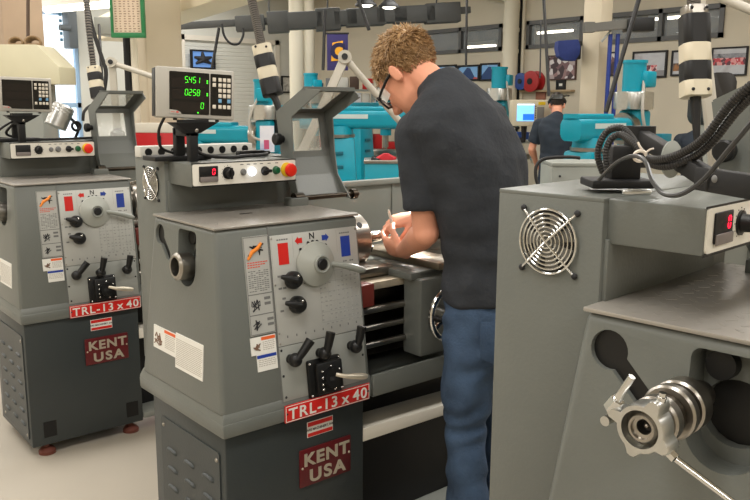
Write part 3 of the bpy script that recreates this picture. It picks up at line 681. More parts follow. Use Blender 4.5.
    obj('guard_knob', MB(frame((x0, .37, 1.395), (0, 1, 0), (0, 0, 1), (-1, 0, 0))).spin([(0, 0), (.012, 0), (.012, .012), (.02, .014), (.021, .03), (.017, .034), (0, .034)], n=20), BLACK, g)
    obj('hinge_bar', MB().cyl((.45, .285, 1.2), (.73, .285, 1.2), .009, n=14).cyl((.455, .285, 1.2), (.49, .285, 1.2), .02).cyl((.70, .285, 1.2), (.72, .285, 1.2), .018), DSTEEL, R)
    obj('hinge_block', MB().box(.43, .5, .26, .31, 1.17, 1.205, .005), PAINT, R)
    return R
def ring2(c, w, h):
    out = []
    for k in range(20):
        a = 2*PI*k/20; z = math.sin(a)*h; out.append((c[0], c[1]+w*math.copysign(abs(math.cos(a))**.6, math.cos(a)), c[2]+(z if z > -h*.35 else -h*.35)))
    return out
lathe = make_lathe()
lathe['label'] = 'grey metal lathe in the middle where the young man works'
def place(o, x, y, th, z, label): o.location = (x, y, z); o.rotation_euler = (0, 0, th); o['label'] = label; return o
LL = place(clone(lathe), -.0705, 1.5415, -.013, 0, 'grey metal lathe at the left edge standing fully on the pale floor')
LR = place(clone(lathe), -.0264, -1.609, .08, .0376, 'closest grey metal lathe at the right, a bright steel collar on its spindle')
for ch in list(LL.children):                                             # its panel is switched off
    for g_ in list(ch.children):
        if g_.name.startswith('speed_digit'): bpy.data.objects.remove(g_)
        elif g_.name.startswith('start_button'): g_.data = g_.data.copy(); g_.data.materials[0] = INK
for ch in list(LR.children):                                             # the near one stands on taller feet
    if ch.name.startswith('levelling_foot'):
        c = ch.data.copy(); ch.data = c
        for v in c.vertices:
            if v.co.z < .03: v.co.z -= .0445
for ch in list(LR.children):                                             # the collar sits where the other two show their spindle nose
    if ch.name.startswith('headstock'):
        for g_ in list(ch.children):
            if g_.name.startswith(('spindle_nose', 'spindle_bore')): bpy.data.objects.remove(g_)
for ch in LR.children:
    if ch.name.startswith('rear_enclosure'):
        ch.data = ch.data.copy()
        for v in ch.data.vertices:
            if v.co.y > .55: v.co.y -= .02
# ---------------------------------------------------------------- readouts, stands, lamps, cords
def dro_matrix(c, ya, pi, ro):
    cy, sy = math.cos(ya), math.sin(ya)
    X, Y, Z = V((cy, sy, 0)), V((-sy, cy, 0)), V((0, 0, 1))
    Z2 = math.cos(pi)*Z+math.sin(pi)*Y; X2 = math.cos(ro)*X+math.sin(ro)*Z2; Z3 = -math.sin(ro)*X+math.cos(ro)*Z2
    return frame(c, X2, Z3.cross(X2), Z3)
def readout(M, label, on=True):
    t = thing('digital_readout', (0, 0, 0), label, 'display', 'two readouts on black stands', M=M)
    W, Hh = .12, .0745
    obj('casing', MB().box(-W, W, 0, .045, -Hh, Hh, .006).box(-W+.01, W-.01, .04, .06, -Hh+.01, Hh-.01, .006), BEZEL, t)
    obj('side_edge', MB().box(-W-.0015, -W+.003, .012, .05, -Hh+.004, Hh-.004, .001), BLACK, t)
    s = obj('screen', MB().prism(rrect(-.082, .039, -.062, .062, .003), 'y', -.0012, .001), SCREEN, t)
    k = obj('keypad', MB().prism(rrect(.0425, .109, -.062, .062, .003), 'y', -.0012, .001), SCREEN, t)
    for z in (.03, -.004, -.04): obj('window_strip', MB().box(-.075, .03, -.0016, -.0012, z-.014, z+.014), pm('strip_dark', (26, 20, 18), .15), s)
    lg = MB(); lg.prism([(-.082, -.062), (-.046, -.062), (-.05, -.056), (-.062, -.0515), (-.082, -.05)], 'y', -.0018, -.0012); obj('logo_strip', lg, BEZEL, s)
    obj('logo_mark', MB().box(-.062, -.055, -.0022, -.0018, -.059, -.055).box(-.078, -.066, -.0022, -.0018, -.058, -.0565), RED, s)
    if on:
        for txt, x, z in (('5.451', -.036, .031), ('0.258', -.036, -.006), ('0', .012, -.044)):
            m = MB(); seven(m, txt, x, z, .0078, .0175, T(0, -.0018, 0), .12); obj('digit_row', m, SEG, s)
        for z0 in (.031, .037, -.006, -.001): obj('axis_mark', MB().box(.0305, .0345, -.0022, -.0016, z0, z0+.0042), SEG, s)
        obj('axis_mark', MB().box(.002, .006, -.0022, -.0016, -.0585, -.0545), SEG, s)
    for r, z in enumerate((.045, .029, .013, -.003, -.018, -.036)):
        cols = [.072, .086, .1]
        if r in (0, 1): cols = [.054]+cols
        if r == 1: z0 = z
        if r == 4: cols = [.072, .1]
        if r == 5: cols = [.054]+cols
        for x in cols: obj('key', MB().box(x-.0052, x+.0052, -.0038, -.001, z-.0058, z+.0058, .001), KEYB if r == 4 else KEYC, k)
    for x, y in ((.07, 0), (-.06, 0)): obj('foot', MB().cyl((x, .02, -Hh-.006), (x, .02, -Hh), .006), BLACK, t)
    return t
def readout_stand(M, label, drop=True):
    t = thing('readout_stand', (0, 0, 0), label, 'stand', 'readout stands on the lathes', M=M)
    obj('base_plate', MB().box(-.09, .1, .1, .19, .0, .014, .002), BLKMET, t)
    obj('post', MB().box(-.014, .016, .11, .135, .01, .1, .003).box(-.014, .016, .02, .13, .075, .1, .003).box(-.014, .014, .02, .045, -.0, .1, .003), BLKMET, t)
    obj('top_bracket', MB().hexa([(-.02, .015, .085), (.02, .015, .085), (.02, .06, .085), (-.02, .06, .085)], [(-.07, .0, .118), (.075, .0, .118), (.075, .06, .118), (-.07, .06, .118)], .003).box(-.04, .045, .01, .05, .116, .126), BLKMET, t)
    obj('pivot_bolt', MB().sph((.005, .015, .095), .008, 10), STEEL, t)
    return t
DC = V((.118, .300, 1.541))
readout(dro_matrix(DC, -.20, .0406, -.0478), 'readout box with lit green digits on the middle lathe')
SB = V((.092, .255, 1.339))
readout_stand(T(*SB), 'black stand under the readout with green digits')
LDRO = aty(22.5, 94.5, .28+1.5415)
readout(dro_matrix(LDRO, -.20, .03, -.03), 'readout box with a blank dark screen at the left edge', on=False)
readout_stand(T(LDRO.x-.02, LDRO.y-.05, 1.339), 'black stand under the blank dark readout at the left edge')
def cable(name, pts, r, label, m=HOSE, group=None, smooth=6, n=8):
    return top(name, MB().tube(pts, r, n, smooth=smooth), m, label, 'cable', group)
cable('power_cable', [(.03, .34, 1.47), (.02, .36, 1.43), (.03, .37, 1.38), (.1, .41, 1.358), (.17, .42, 1.35)], .0045, 'black cable looping down left of the readout with green digits')
cable('power_cable', [(.12, .37, 1.40), (.16, .36, 1.356), (.24, .33, 1.3445), (.32, .36, 1.3445), (.38, .36, 1.345), (.44, .42, 1.3445)], .006, 'thick black cable lying on the control box of the middle lathe')
cable('power_cable', [(LDRO.x-.03, LDRO.y+.05, 1.42), (LDRO.x-.05, LDRO.y+.1, 1.37), (LDRO.x+.06, LDRO.y+.1, 1.346), (LDRO.x+.22, LDRO.y+.06, 1.346), (LDRO.x+.34, LDRO.y+.1, 1.346)], .006, 'black cable lying on the control box of the left lathe')
cable('power_cable', [(LDRO.x-.0, LDRO.y+.04, 1.45), (LDRO.x-.08, LDRO.y+.06, 1.4), (LDRO.x-.1, LDRO.y+.1, 1.36), (LDRO.x-.0, LDRO.y+.14, 1.346)], .005, 'black cable loop under the blank dark readout')
hp = aty(276, 150, .47)
t = thing('sensor_bar', (.40, .43, 1.339), 'short black bar lying on the control box by the chuck guard', 'bar')
obj('bar', MB().box(-.07, .03, -.015, .015, 0, .018, .004).cyl((.03, 0, .009), (.055, 0, .009), .006), BLACK, t)
# outlet strip on the middle lathe
t = thing('outlet_strip', (.04, .545, 1.339), 'pale outlet strip with a row of black sockets on the middle lathe', 'outlet strip')
obj('strip_body', MB().box(0, .42, 0, .045, 0, .036, .004), pm('strip_white', (206, 204, 196), .45), t)
for k in range(9): obj('socket', MB().cyl((.028+k*.045, -.0012, .017), (.028+k*.045, .002, .017), .0125, n=16), BLACK, t)

def lamp(name, base, elbow, end, head_dir, label, group='jointed machine lamps', lw=.034, head=True, ar=.013):
    base, elbow, end = V(base), V(elbow), V(end); t = thing(name, base, label, 'lamp', group); o = -base
    LM = pm('lamp_arm_cream', (186, 180, 166), .4)
    obj('clamp_base', MB().cyl((0, 0, 0), (0, 0, .03), .035).cyl((0, 0, .03), (0, 0, .05), .02), BLKMET, t)
    d = elbow-base-V((0, 0, .04)); Md = dirM((0, 0, .04), d, CF)
    obj('lower_arm', MB(Md).box(-lw/2, lw/2, -.012, .012, 0, d.length, .005), LM, t)
    e = elbow-base; f = end-base
    k = obj('elbow', MB().cyl(e-CF*.022, e+CF*.022, .026, n=20), LM, t); obj('elbow_bolt', MB().cyl(e-CF*.028, e-CF*.02, .012, n=12), BLKMET, k)
    obj('upper_arm', MB().tube([e+V((0, 0, .0)), e.lerp(f, .12), f], [ar*1.2, ar, ar], 14), LM, t)
    if head:
        hd = V(head_dir).normalized(); Mh = dirM(f, hd)
        h = obj('lamp_head', MB(Mh).spin([(.0, -.03), (.02, -.03), (.03, 0), (.052, .05), (.055, .09), (.051, .09), (.046, .05), (.0, .02)], n=26), LM, t)
        obj('bulb', MB(Mh).sph((0, 0, .05), (.026, .026, .03)), pm('bulb_glow', (255, 246, 226), .5, emit=6.), h)
    return t
ME, MEnd = aty(345, 58, .56), V((1.12, .36, 1.34))
HT = V((.80, .22, 1.05))
lamp('machine_lamp', (.64, .563, 1.213), ME, MEnd, HT-MEnd, 'cream jointed lamp arm reaching past the face of the young man')
Ls = bpy.data.lights.new('lamp_beam', 'SPOT'); Ls.energy = 26; Ls.spot_size = math.radians(55); Ls.spot_blend = .4; Ls.shadow_soft_size = .03; Ls.color = (1, .95, .88)
lo = bpy.data.objects.new('lamp_beam', Ls); lo.location = MEnd+(HT-MEnd).normalized()*.1; lo.rotation_euler = (HT-lo.location).to_track_quat('-Z', 'Y').to_euler(); COL.objects.link(lo)
LE = aty(112, 63, .5+1.5415)
lb = aty(113, 97, .5+1.5415)
lamp('machine_lamp', (lb.x+.01, .49+1.5415, 1.339), LE, aty(166, 81, .25+1.5415), (.3, -.3, -1), 'cream jointed lamp arm above the chuck guard of the left lathe')
RE = atD(697, -12, 1.95)
lamp('machine_lamp', tuple(atD(718, 214, 1.86)), RE, atD(800, 30, 1.8), (.3, -.2, -1), 'pale jointed lamp arm rising at the upper right beside the big black and cream plug', lw=.03, head=False, ar=.011)
# silver work light on the left lathe
wl = aty(60, 116, 1.5415+.42)
t = thing('work_light', (wl.x+.07, wl.y+.02, 1.339), 'silver ribbed work light tilted on a short neck on the left lathe', 'lamp')
o = wl-V((wl.x+.07, wl.y+.02, 1.339)); ax = V((.45, 0, .9)).normalized(); Mw = dirM(o-ax*.055, ax)
hd = obj('lamp_can', MB(Mw).spin([(.046, 0), (.05, 0), (.05, .1), (.044, .108), (0, .108), (0, .1), (.042, .09)][::1], n=28), ALU, t)
obj('can_rib', MB(Mw).tube([(.051*math.cos(a*PI/16), .051*math.sin(a*PI/16), .07) for a in range(32)], .002, 6, closed=True).tube([(.051*math.cos(a*PI/16), .051*math.sin(a*PI/16), .085) for a in range(32)], .002, 6, closed=True), ALU, hd)
obj('dark_mouth', MB(Mw).cyl((0, 0, .002), (0, 0, .006), .045), BLACK, hd)
obj('neck', MB().tube([(0, 0, 0), (.02, 0, .05), (.0, 0, .085), o+V((.03, 0, 0))], .007, 10, smooth=5), BLACK, t)
obj('swivel_ring', MB().tube([V((.0, -.03, .062))+V((.02*math.cos(a*PI/10), 0, .02*math.sin(a*PI/10))) for a in range(20)], .0065, 8, closed=True), BLACK, t)

def drop_plug(u0, v0, u1, v1, D, px, label, bands, hose_top, tail, screws=True):
    a, b = atD(u0, v0, D), atD(u1, v1, D); d = b-a; L = d.length; r = px/2*D/FPX
    t = thing('drop_cord_plug', a, label, 'plug', 'black and cream plugs on hanging cords')
    M = dirM((0, 0, 0), d, CF)
    names = {'k': BLACK, 'c': CREAM, 'm': STEEL}
    for m, f0, f1, s in bands:
        obj({'k': 'grip', 'c': 'cream_band', 'm': 'metal_collar'}[m], MB(M).prism(rrect(-r*s, r*s, -r*s, r*s, r*s*.55), 'z', f0*L, f1*L, r*.06), names[m], t)
    if screws:
        for k in (-1, 1):
            for f in (bands[0][1]+.045, bands[-1][2]-.06) if bands[-1][0] == 'c' else (bands[0][1]+.06,):
                p = M @ V((0, 0, f*L)); q = p-CF*r*1.0+CR*k*r*.55; obj('plug_screw', MB().sph(q, r*.13, 8), INKD, t)
    h = [p-a for p in hose_top]
    obj('hose', MB().tube([*h, M @ V((0, 0, L*bands[0][1]))], r*.42, 12, smooth=6), HOSE, t)
    pts, rs = crspline([*h, V(M @ V((0, 0, L*bands[0][1])))], [r*.42]*(len(h)+1), 40)
    rb = MB()
    for p, q in zip(pts[::3], pts[1::3]): rb.cyl(p, p+(q-p)*1.4, r*.5, n=10)
    rr = obj('hose_ribs', rb, pm('hose_rib_grey', (110, 104, 96), .4), t); tag(rr, kind='stuff')
    tl = [p-a for p in tail]
    obj('tail_cord', MB().tube([M @ V((0, 0, L*bands[-1][2])), *tl], [r*.42, r*.36, *([r*.24]*(len(tl)-1))], 10, smooth=6), HOSE, t)
    return t
BM = (('c', 0, .2, 1.0), ('k', .2, .45, 1.04), ('c', .45, .68, 1.0), ('k', .68, 1.0, 1.06))
drop_plug(261.5, 46, 273, 95, 2.95, 19, 'black and cream plug hanging above the chuck guard of the middle lathe', BM, [atD(247, -40, 3.), atD(251, -5, 2.98), atD(257, 24, 2.96)], [atD(277, 103, 2.95), atD(283, 125, 2.95), atD(287, 146, 2.95), atD(287, 165, 2.97)])
drop_plug(93.5, 67, 98.5, 98, 4.5, 12.5, 'small black and cream plug hanging over the left lathe', BM, [atD(82, -40, 4.6), atD(86, -5, 4.55), atD(89, 30, 4.5)], [atD(100, 103, 4.5), atD(90, 106, 4.45), atD(84, 112, 4.4), atD(83, 121, 4.4)])
drop_plug(694, 7, 695.5, 97, 1.72, 27, 'large black and cream plug hanging at the upper right', (('m', 0, .1, .86), ('k', .1, .42, 1.0), ('c', .42, .62, 1.0), ('k', .62, .83, 1.0), ('c', .83, 1.0, 1.02)), [atD(691, -50, 1.72), atD(693, -20, 1.72)], [atD(696, 112, 1.72), atD(697, 138, 1.72), atD(700, 165, 1.72)])
# the near lathe: stand, arm and cables
sp = atz(617, 187, 1.384); Z0 = 1.384
t = thing('readout_stand', (sp.x, sp.y, Z0), 'black stand and swing arm on top of the closest lathe at the right', 'stand', 'readout stands on the lathes')
A0 = frame((0, 0, 0), CR, V((CF.x, CF.y, 0)).normalized(), (0, 0, 1))
obj('base_plate', MB(A0).box(-.048, .052, -.03, .05, 0, .013, .003), BLKMET, t)
obj('post', MB(A0).box(-.012, .036, -.005, .04, .012, .066, .004), BLKMET, t)
jt = atD(640, 136, 1.29)-V((sp.x, sp.y, Z0)); el = atD(711, 180, 1.0)-V((sp.x, sp.y, Z0)); en_ = atD(785, 192, .9)-V((sp.x, sp.y, Z0))
obj('pivot', MB().cyl(jt-V((0, 0, .018)), jt+V((0, 0, .016)), .024, n=24).cyl(jt-V((0, 0, .05)), jt-V((0, 0, .018)), .016), BLKMET, t)
d = el-jt; obj('swing_arm', MB(dirM(jt, d)).box(-.009, .009, -.0125, .0125, 0, d.length+.01, .003), BLKMET, t)
d2 = en_-el; M2 = dirM(el, d2)
fa = obj('fore_arm', MB(M2).box(-.009, .009, -.0145, .0145, -.02, d2.length, .002), BLKMET, t)
obj('arm_bolt', MB().sph(el-CF*.016+V((0, 0, 0)), .006, 10), INK, fa)
pc = atD(669, 160, 1.12)-V((sp.x, sp.y, Z0)); pdir = (el-jt).normalized()
pw = obj('lock_plate', MB(dirM(pc, -CF, pdir)).prism([(.026*math.cos(k*PI/16)*.55, .026*math.sin(k*PI/16)) for k in range(32)], 'z', .006, .012, .001), LIGHTG, t)
obj('red_knob', MB().sph(pc-CF*.02+CR*.011+CD*.006, .0055, 12), RED, pw)
def corrugated(pts, r, label):
    t = thing('corrugated_hose', pts[0], label, 'hose', 'corrugated hoses at the right'); q = [p-pts[0] for p in pts]
    P_, R_ = crspline(q, [r]*len(q), 26); obj('tube', MB().tube(P_, r*.9, 12), HOSE, t)
    rb = MB(); L = 0; last = -1
    fine, _ = crspline(q, [r]*len(q), 120)
    for a, b in zip(fine, fine[1:]):
        L += (b-a).length
        if L-last > r*.8:
            last = L; dd = (b-a).normalized(); rb.tube([a-dd*r*.28, a, a+dd*r*.28], [r*.92, r*1.08, r*.92], 12)
    tag(obj('ribs', rb, pm('hose_rib_dark', (44, 42, 40), .35), t), kind='stuff'); return t
corrugated([atD(u, v, D) for u, v, D in ((776, 66, .9), (750, 86, .93), (727, 108, .97), (706, 136, 1.01), (686, 151, 1.05), (664, 159, 1.09), (648, 158, 1.13), (634, 144, 1.16), (621, 135, 1.19), (611, 139, 1.2), (606, 153, 1.21), (608, 172, 1.22))], .0054, 'upper of two bundled corrugated black hoses curving up to the right edge')
corrugated([atD(u, v, D) for u, v, D in ((782, 76, .9), (757, 92, .93), (736, 112, .97), (714, 140, 1.01), (694, 157, 1.05), (668, 166, 1.09), (650, 163, 1.13), (640, 152, 1.16), (631, 137, 1.19), (621, 128, 1.21), (608, 131, 1.23), (600, 143, 1.24), (598, 157, 1.25), (603, 173, 1.26))], .0054, 'lower of two bundled corrugated black hoses, looping behind the black post')
GC = pm('cable_grey', (52, 52, 52), .35)
cable('sensor_cable', [atD(u, v, D) for u, v, D in ((599, 180, 1.23), (616, 163, 1.18), (633, 156, 1.12), (645, 161, 1.07), (652, 180, 1.03), (661, 192, 1.0), (672, 195.5, .97), (686, 192, .94), (706, 177, .9), (731, 147, .85), (752, 122, .82), (780, 90, .8))], .003, 'smooth dark cable sagging below the corrugated hoses at the right', GC)
ct = atD(640, 156, 1.13); t = top('cable_tie', MB(dirM(ct, pdir)).tube([(.0085*math.cos(k*PI/8), .0075*math.sin(k*PI/8), 0) for k in range(16)], .0024, 6, closed=True).tube([(.007, .004, 0), (.012, .010, .003), (.016, .012, .006)], .0015, 6).tube([(.004, .007, 0), (-.002, .014, .0), (-.004, .019, -.003)], .0015, 6), pm('tie_white', (224, 214, 200), .5), 'white cable tie around the corrugated hoses', 'tie')
bp = atz(637, 191, 1.39); t = thing('steel_pin', (bp.x, bp.y, Z0+.0045), 'short bright steel pin lying by the black stand at the right', 'pin')
obj('pin', MB(A0).tube([(-.021, 0, 0), (-.015, 0, 0), (.018, 0, 0), (.021, 0, 0)], [.003, .0045, .0045, .003], 14), ALU, t)
# clamp collar on the near spindle
RM = Matrix.Translation(LR.location) @ Matrix.Rotation(LR.rotation_euler.z, 4, 'Z')
yc, zc = .203, 1.083
ctr = RM @ V((-.15, yc, zc))
cM = RM @ frame((-.15, yc, zc), (0, -1, 0), (0, 0, 1), (-1, 0, 0))    # x right seen from the end, y up, z out
t = thing('spindle_collar', (0, 0, 0), 'bright aluminium clamp collar with a long rod on the spindle of the closest lathe', 'collar', M=cM)
obj('tube', MB().spin([(.014, -.17), (.02, -.17), (.02, .0), (.017, .004), (.014, .004)], n=32, hollow=True), STEEL, t)
CS = .74
for r, a, b, m in ((.050, -.125, -.095, STEEL), (.045, -.095, -.085, DSTEEL), (.050, -.085, -.068, STEEL), (.036, -.068, -.05, DSTEEL), (.043, -.05, -.03, STEEL), (.039, -.03, -.02, STEEL)):
    obj('ring', MB().spin([(.014, a), (r*CS-.003, a), (r*CS, a+.003), (r*CS, b-.003), (r*CS-.003, b), (.014, b)], n=40, hollow=True), m, t)
prof = []
for k in range(48):
    a = 2*PI*k/48; r = .043
    for a0, h, w in ((math.radians(65), .018, .3), (math.radians(-28), .016, .3), (math.radians(165), .024, .22), (math.radians(255), .012, .3)):
        dd = (a-a0+PI) % (2*PI)-PI; r = max(r, .043+h*max(0, 1-(abs(dd)/w)**2.5))
    prof.append((r*CS*math.cos(a), r*CS*math.sin(a)))
inn = [(.0245*math.cos(2*PI*k/48), .0245*math.sin(2*PI*k/48)) for k in range(48)]
cb_ = MB(); bmm = bmesh.new()
lv_ = [[bmm.verts.new((p[0]*s, p[1]*s, z)) for p in pp_] for pp_, z, s in ((prof, -.02, 1), (prof, .004, 1), (prof, .008, .95), (inn, .008, 1), (inn, -.02, 1))]
for A_, B_ in zip(lv_, lv_[1:]+lv_[:1]):
    for k in range(48): bmm.faces.new((A_[k], A_[(k+1) % 48], B_[(k+1) % 48], B_[k]))
cb_._take(bmm); obj('clamp_body', cb_, ALU, t, ang=50)
obj('inner_sleeve', MB().spin([(.010, -.03), (.010, -.004), (.016, -.002), (.0243, -.008), (.0243, -.02)], n=36, hollow=True), STEEL, t)
obj('bore', MB().cyl((0, 0, -.024), (0, 0, -.02), .0102), BLACK, t)
obj('bore_stud', MB().sph((-.001, -.001, -.016), (.0045, .0045, .006)), STEEL, t)
obj('screw', MB().cyl((.018, .039, -.006), (.0195, .045, -.006), .006).cyl((.0195, .045, -.006), (.02, .05, -.006), .0045), CHROME, t)
b = obj('swing_bolt', MB().tube([(-.036, .009, -.004), (-.038, .024, 0), (-.028, .044, 0), (-.018, .062, 0)], [.006, .0065, .0048, .0048], 14), CHROME, t)
obj('hex_nut', MB(dirM((-.04, .02, 0), (-.5, -.75, 0))).cyl((0, 0, -.009), (0, 0, .009), .0095, n=6), CHROME, b)
obj('hinge_lug', MB().cyl((-.046, -.002, -.012), (-.046, -.002, .01), .0065), ALU, t)
rod = [(.030, -.019, -.004), (.044, -.027, -.002), (.30, -.165, -.05)]
rd = obj('rod', MB().tube([rod[0], rod[1]], .0068, 6).tube([rod[1], rod[2]], [.0042, .0042], 14), CHROME, t)
# ---------------------------------------------------------------- people
SKIN = pm('skin', (226, 158, 128), .5, var=.06, scale=14)
SHIRT = pm('charcoal_shirt', (46, 49, 54), .85, var=.14, scale=9, bump=.25, bscale=60)
JEANS = pm('blue_denim', (62, 82, 108), .85, var=.4, scale=9, bump=.25, bscale=140)
HAIRM = ramp_mat('brown_hair', [(132, 100, 66), (168, 134, 92), (192, 158, 114)], 60, .5)
def ring(c, lat, fwd, up, w, d, n=28, p=2.3):
    out = []
    for k in range(n):
        a = 2*PI*k/n; ca, sa = math.cos(a), math.sin(a)
        out.append(V(c)+lat*(w*math.copysign(abs(ca)**(2/p), ca))+fwd*(d*math.copysign(abs(sa)**(2/p), sa)))
    return out
def finger_chain(mb, base, d, n, lens, curl, r):
    """a finger bending towards n"""
    ax = d.cross(n).normalized(); p = V(base); pts, rs = [p-d*.02], [r*1.0]; a = 0
    pts.append(p.copy()); rs.append(r)
    for i, L in enumerate(lens):
        a += curl[i]; dd = (Matrix.Rotation(a, 3, ax) @ d); q = p+dd*L
        pts.append((p+q)/2); rs.append(r*(1-.06*i)*.95); pts.append(q); rs.append(r*(1-.1*(i+1))); p = q
    mb.tube(pts, rs, 10); mb.sph(pts[-1], rs[-1], 10)
    for a_, b_ in zip(pts[1::2], rs[1::2]): mb.sph(a_, b_, 10)
    return pts[-1]
def hand(mb, wrist, d, n, side, curl=(.6, .7, .5), thumb=(.5, .3), sc=1.):
    """d towards the fingers, n out of the palm, side +1 when the thumb is along d x n"""
    d, n = V(d).normalized(), V(n); n = (n-d*n.dot(d)).normalized(); l = d.cross(n)*side
    w = V(wrist); s = sc
    mb.loft([ring(w+d*q*s, l, n, d, ww*s, hh*s, 20) for q, ww, hh in ((-.02, .027, .02), (0, .027, .019), (.025, .034, .018), (.06, .041, .0155), (.085, .041, .013), (.094, .037, .010))])
    for i, (o, L, r) in enumerate(((.031, 1.0, .0088), (.011, 1.1, .0092), (-.0095, 1.03, .0088), (-.029, .82, .0078))):
        lens = [x*L*s for x in (.043, .027, .022)]
        finger_chain(mb, w+d*(.09-.004*abs(i-1))*s+l*o*s, (d+l*o*1.2).normalized(), n, lens, [c*(1+.05*i) for c in curl], r*s)
    tb = w+d*.025*s+l*.03*s+n*.006*s
    td = (d*.65+l*.75+n*.35).normalized()
    p1 = tb+td*.042*s; d2 = (td-l*thumb[0]+n*.25).normalized(); p2 = p1+d2*.033*s; d3 = (d2-l*thumb[1]).normalized(); p3 = p2+d3*.026*s
    mb.tube([tb-td*.015*s, tb, p1, p2, p3], [.013*s, .0135*s, .0112*s, .0098*s, .0078*s], 10); mb.sph(p3, .0078*s, 10); mb.sph(p1, .0112*s, 10); mb.sph(p2, .0098*s, 10)
def person(label, J, shirt, trousers, hairmat, hair_n=1500, vox=.0045, glasses=True, hands=None, cap=False, strap=False, wrinkle=True):
    lat, fwd = J['lat'], J['fwd']; Z = V((0, 0, 1)); base = V((J['hip'].x, J['hip'].y, 0))
    t = thing('person', base, label, 'person'); o = Matrix.Translation(-base)
    H = J['H']; hl, hf, hu = H.col[0].xyz, H.col[1].xyz, H.col[2].xyz; ho = H.translation
    # body: one surface
    b = MB(o); hip, ch, nk = J['hip'], J['chest'], J['neck']
    tor = [(-.08, .13, .09), (0, .14, .095), (.12, .13, .088), (.26, .15, .1), (.38, .165, .108), (.46, .165, .092), (.52, .1, .07)]
    Ht = nk.z-hip.z
    def spine(f):
        a, c, e = hip, ch, nk; return (a*(1-f)**2+c*2*f*(1-f)+e*f*f)
    b.loft([ring(spine((q+.0)/.56) if q >= 0 else hip+Z*q, lat, fwd, Z, w, d) for q, w, d in tor])
    b.tube([nk-Z*.06, nk-Z*.01, ho-hu*.05-hf*.022, ho-hf*.012], [.06, .053, .052, .055], 18)
    HB = MB(o @ H)
    hd = MB(o @ H)
    hd.sph((0, -.012, .045), (.074, .096, .092), 28)
    hd.loft([ring(V((0, y, z)), V((1, 0, 0)), V((0, 1, 0)), Z, w, d, 22) for y, z, w, d in ((.018, .06, .068, .078), (.026, .02, .066, .076), (.032, -.02, .063, .07), (.036, -.055, .055, .06), (.048, -.085, .036, .038), (.056, -.1, .018, .02))])
    hd.tube([(0, .098, .03), (0, .112, .008), (0, .124, -.014), (0, .108, -.024)], [.009, .011, .0145, .009], 10)
    hd.sph((.012, .106, -.02), .008, 8); hd.sph((-.012, .106, -.02), .008, 8)
    hd.tube([(-.022, .094, -.05), (0, .1, -.048), (.022, .094, -.05)], [.004, .007, .004], 8); hd.tube([(-.02, .094, -.058), (0, .0985, -.06), (.02, .094, -.058)], [.004, .007, .004], 8)
    hd.tube([(-.05, .078, .036), (-.025, .096, .04), (0, .095, .036), (.025, .096, .04), (.05, .078, .036)], .008, 8)
    for s in (-1, 1):
        hd.sph((s*.033, .078, -.012), (.02, .016, .018), 10)
        hd.loft([ring(V((s*x, y, z)), V((0, 1, 0)), V((0, 0, 1)), Z, w, h, 14) for x, y, z, w, h in ((.064, .002, .002, .012, .02), (.074, -.002, .004, .014, .026), (.083, -.008, .006, .0175, .032), (.0865, -.009, .006, .0135, .027))])
    me = bpy.data.meshes.new('t'); hd.bm.to_mesh(me); hd.bm.free(); b.bm.from_mesh(me)
    for s, S, E, Wr in ((-1, J['Ls'], J['Le'], J['Lw']), (1, J['Rs'], J['Re'], J['Rw'])):
        b.tube([S, S.lerp(E, .3), S.lerp(E, .75), E, E.lerp(Wr, .22), E.lerp(Wr, .6), Wr], [.05, .049, .041, .041, .044, .035, .0265], 18); b.sph(S, .052); b.sph(E, .0415)
    if hands:
        for h in hands: hand(MB.__new__(MB) if False else b, *h)
    for s, k, a in ((-1, J['Lk'], J['La']), (1, J['Rk'], J['Ra'])):
        hj = hip+lat*(s*.085)-Z*.04
        b.tube([hj, hj.lerp(k, .5), k, k.lerp(a, .3), a], [.075, .068, .05, .05, .034], 16)
    body = remesh(obj('body', b, SKIN, t), vox, 3)
    # shirt
    g = MB(o)
    tor2 = [(.04, .166, .124), (.055, .166, .124), (.12, .158, .115), (.26, .174, .124), (.36, .19, .132), (.43, .192, .122), (.475, .172, .108), (.515, .13, .09), (.545, .084, .078), (.572, .064, .068), (.585, .06, .064)]
    ft = lambda q: (fwd*math.cos(k_(q))-Z*math.sin(k_(q))); k_ = lambda q: math.radians(38)*max(0, min(1, (q-.44)/.1))
    g.loft([ring(spine(q/.56) if q >= 0 else hip+Z*q, lat, ft(q), Z, w, d, 32) for q, w, d in tor2])
    for S, E in ((J['Ls'], J['Le']), (J['Rs'], J['Re'])):
        q = E-S; g.tube([S-q*.05, S+q*.12, S+q*.45, S+q*.74, S+q*.76], [.06, .068, .066, .068, .06], 20); g.sph(S, .064)
        g.tube([S.lerp(nk, .55)-Z*.02, S], [.055, .06], 16)
    sh = obj('shirt', g, shirt, t); remesh(sh, .007, 8)
    bmv = sh.data
    for v, nn in zip(bmv.vertices, [v.normal.copy() for v in bmv.vertices]):
        w = v.co+base
        f = noise.noise(V((w.x*6+w.z*5, w.y*6, w.z*4)))*.009+noise.noise(V((w.x*15+w.z*9, w.y*12, w.z*13-w.x*9)))*.007
        hz = max(0, min(1, (hip.z+.3-w.z)/.3)); f += hz*math.sin(w.z*70+w.x*22+noise.noise(w*9)*3)*.003
        v.co += nn*f
    # trousers
    g = MB(o)
    g.loft([ring(spine(q/.56) if q > 0 else hip+Z*q, lat, fwd, Z, w, d, 28) for q, w, d in ((-.12, .17, .115), (-.03, .172, .122), (.05, .155, .11), (.1, .13, .092))])
    for s, k, a in ((-1, J['Lk'], J['La']), (1, J['Rk'], J['Ra'])):
        hj = hip+lat*(s*.085)-Z*.06
        g.tube([hj, hj.lerp(k, .5), k, k.lerp(a, .4), a+Z*.0], [.088, .087, .07, .068, .062], 20)
    tr = obj('trousers', g, trousers, t); remesh(tr, .008, 6)
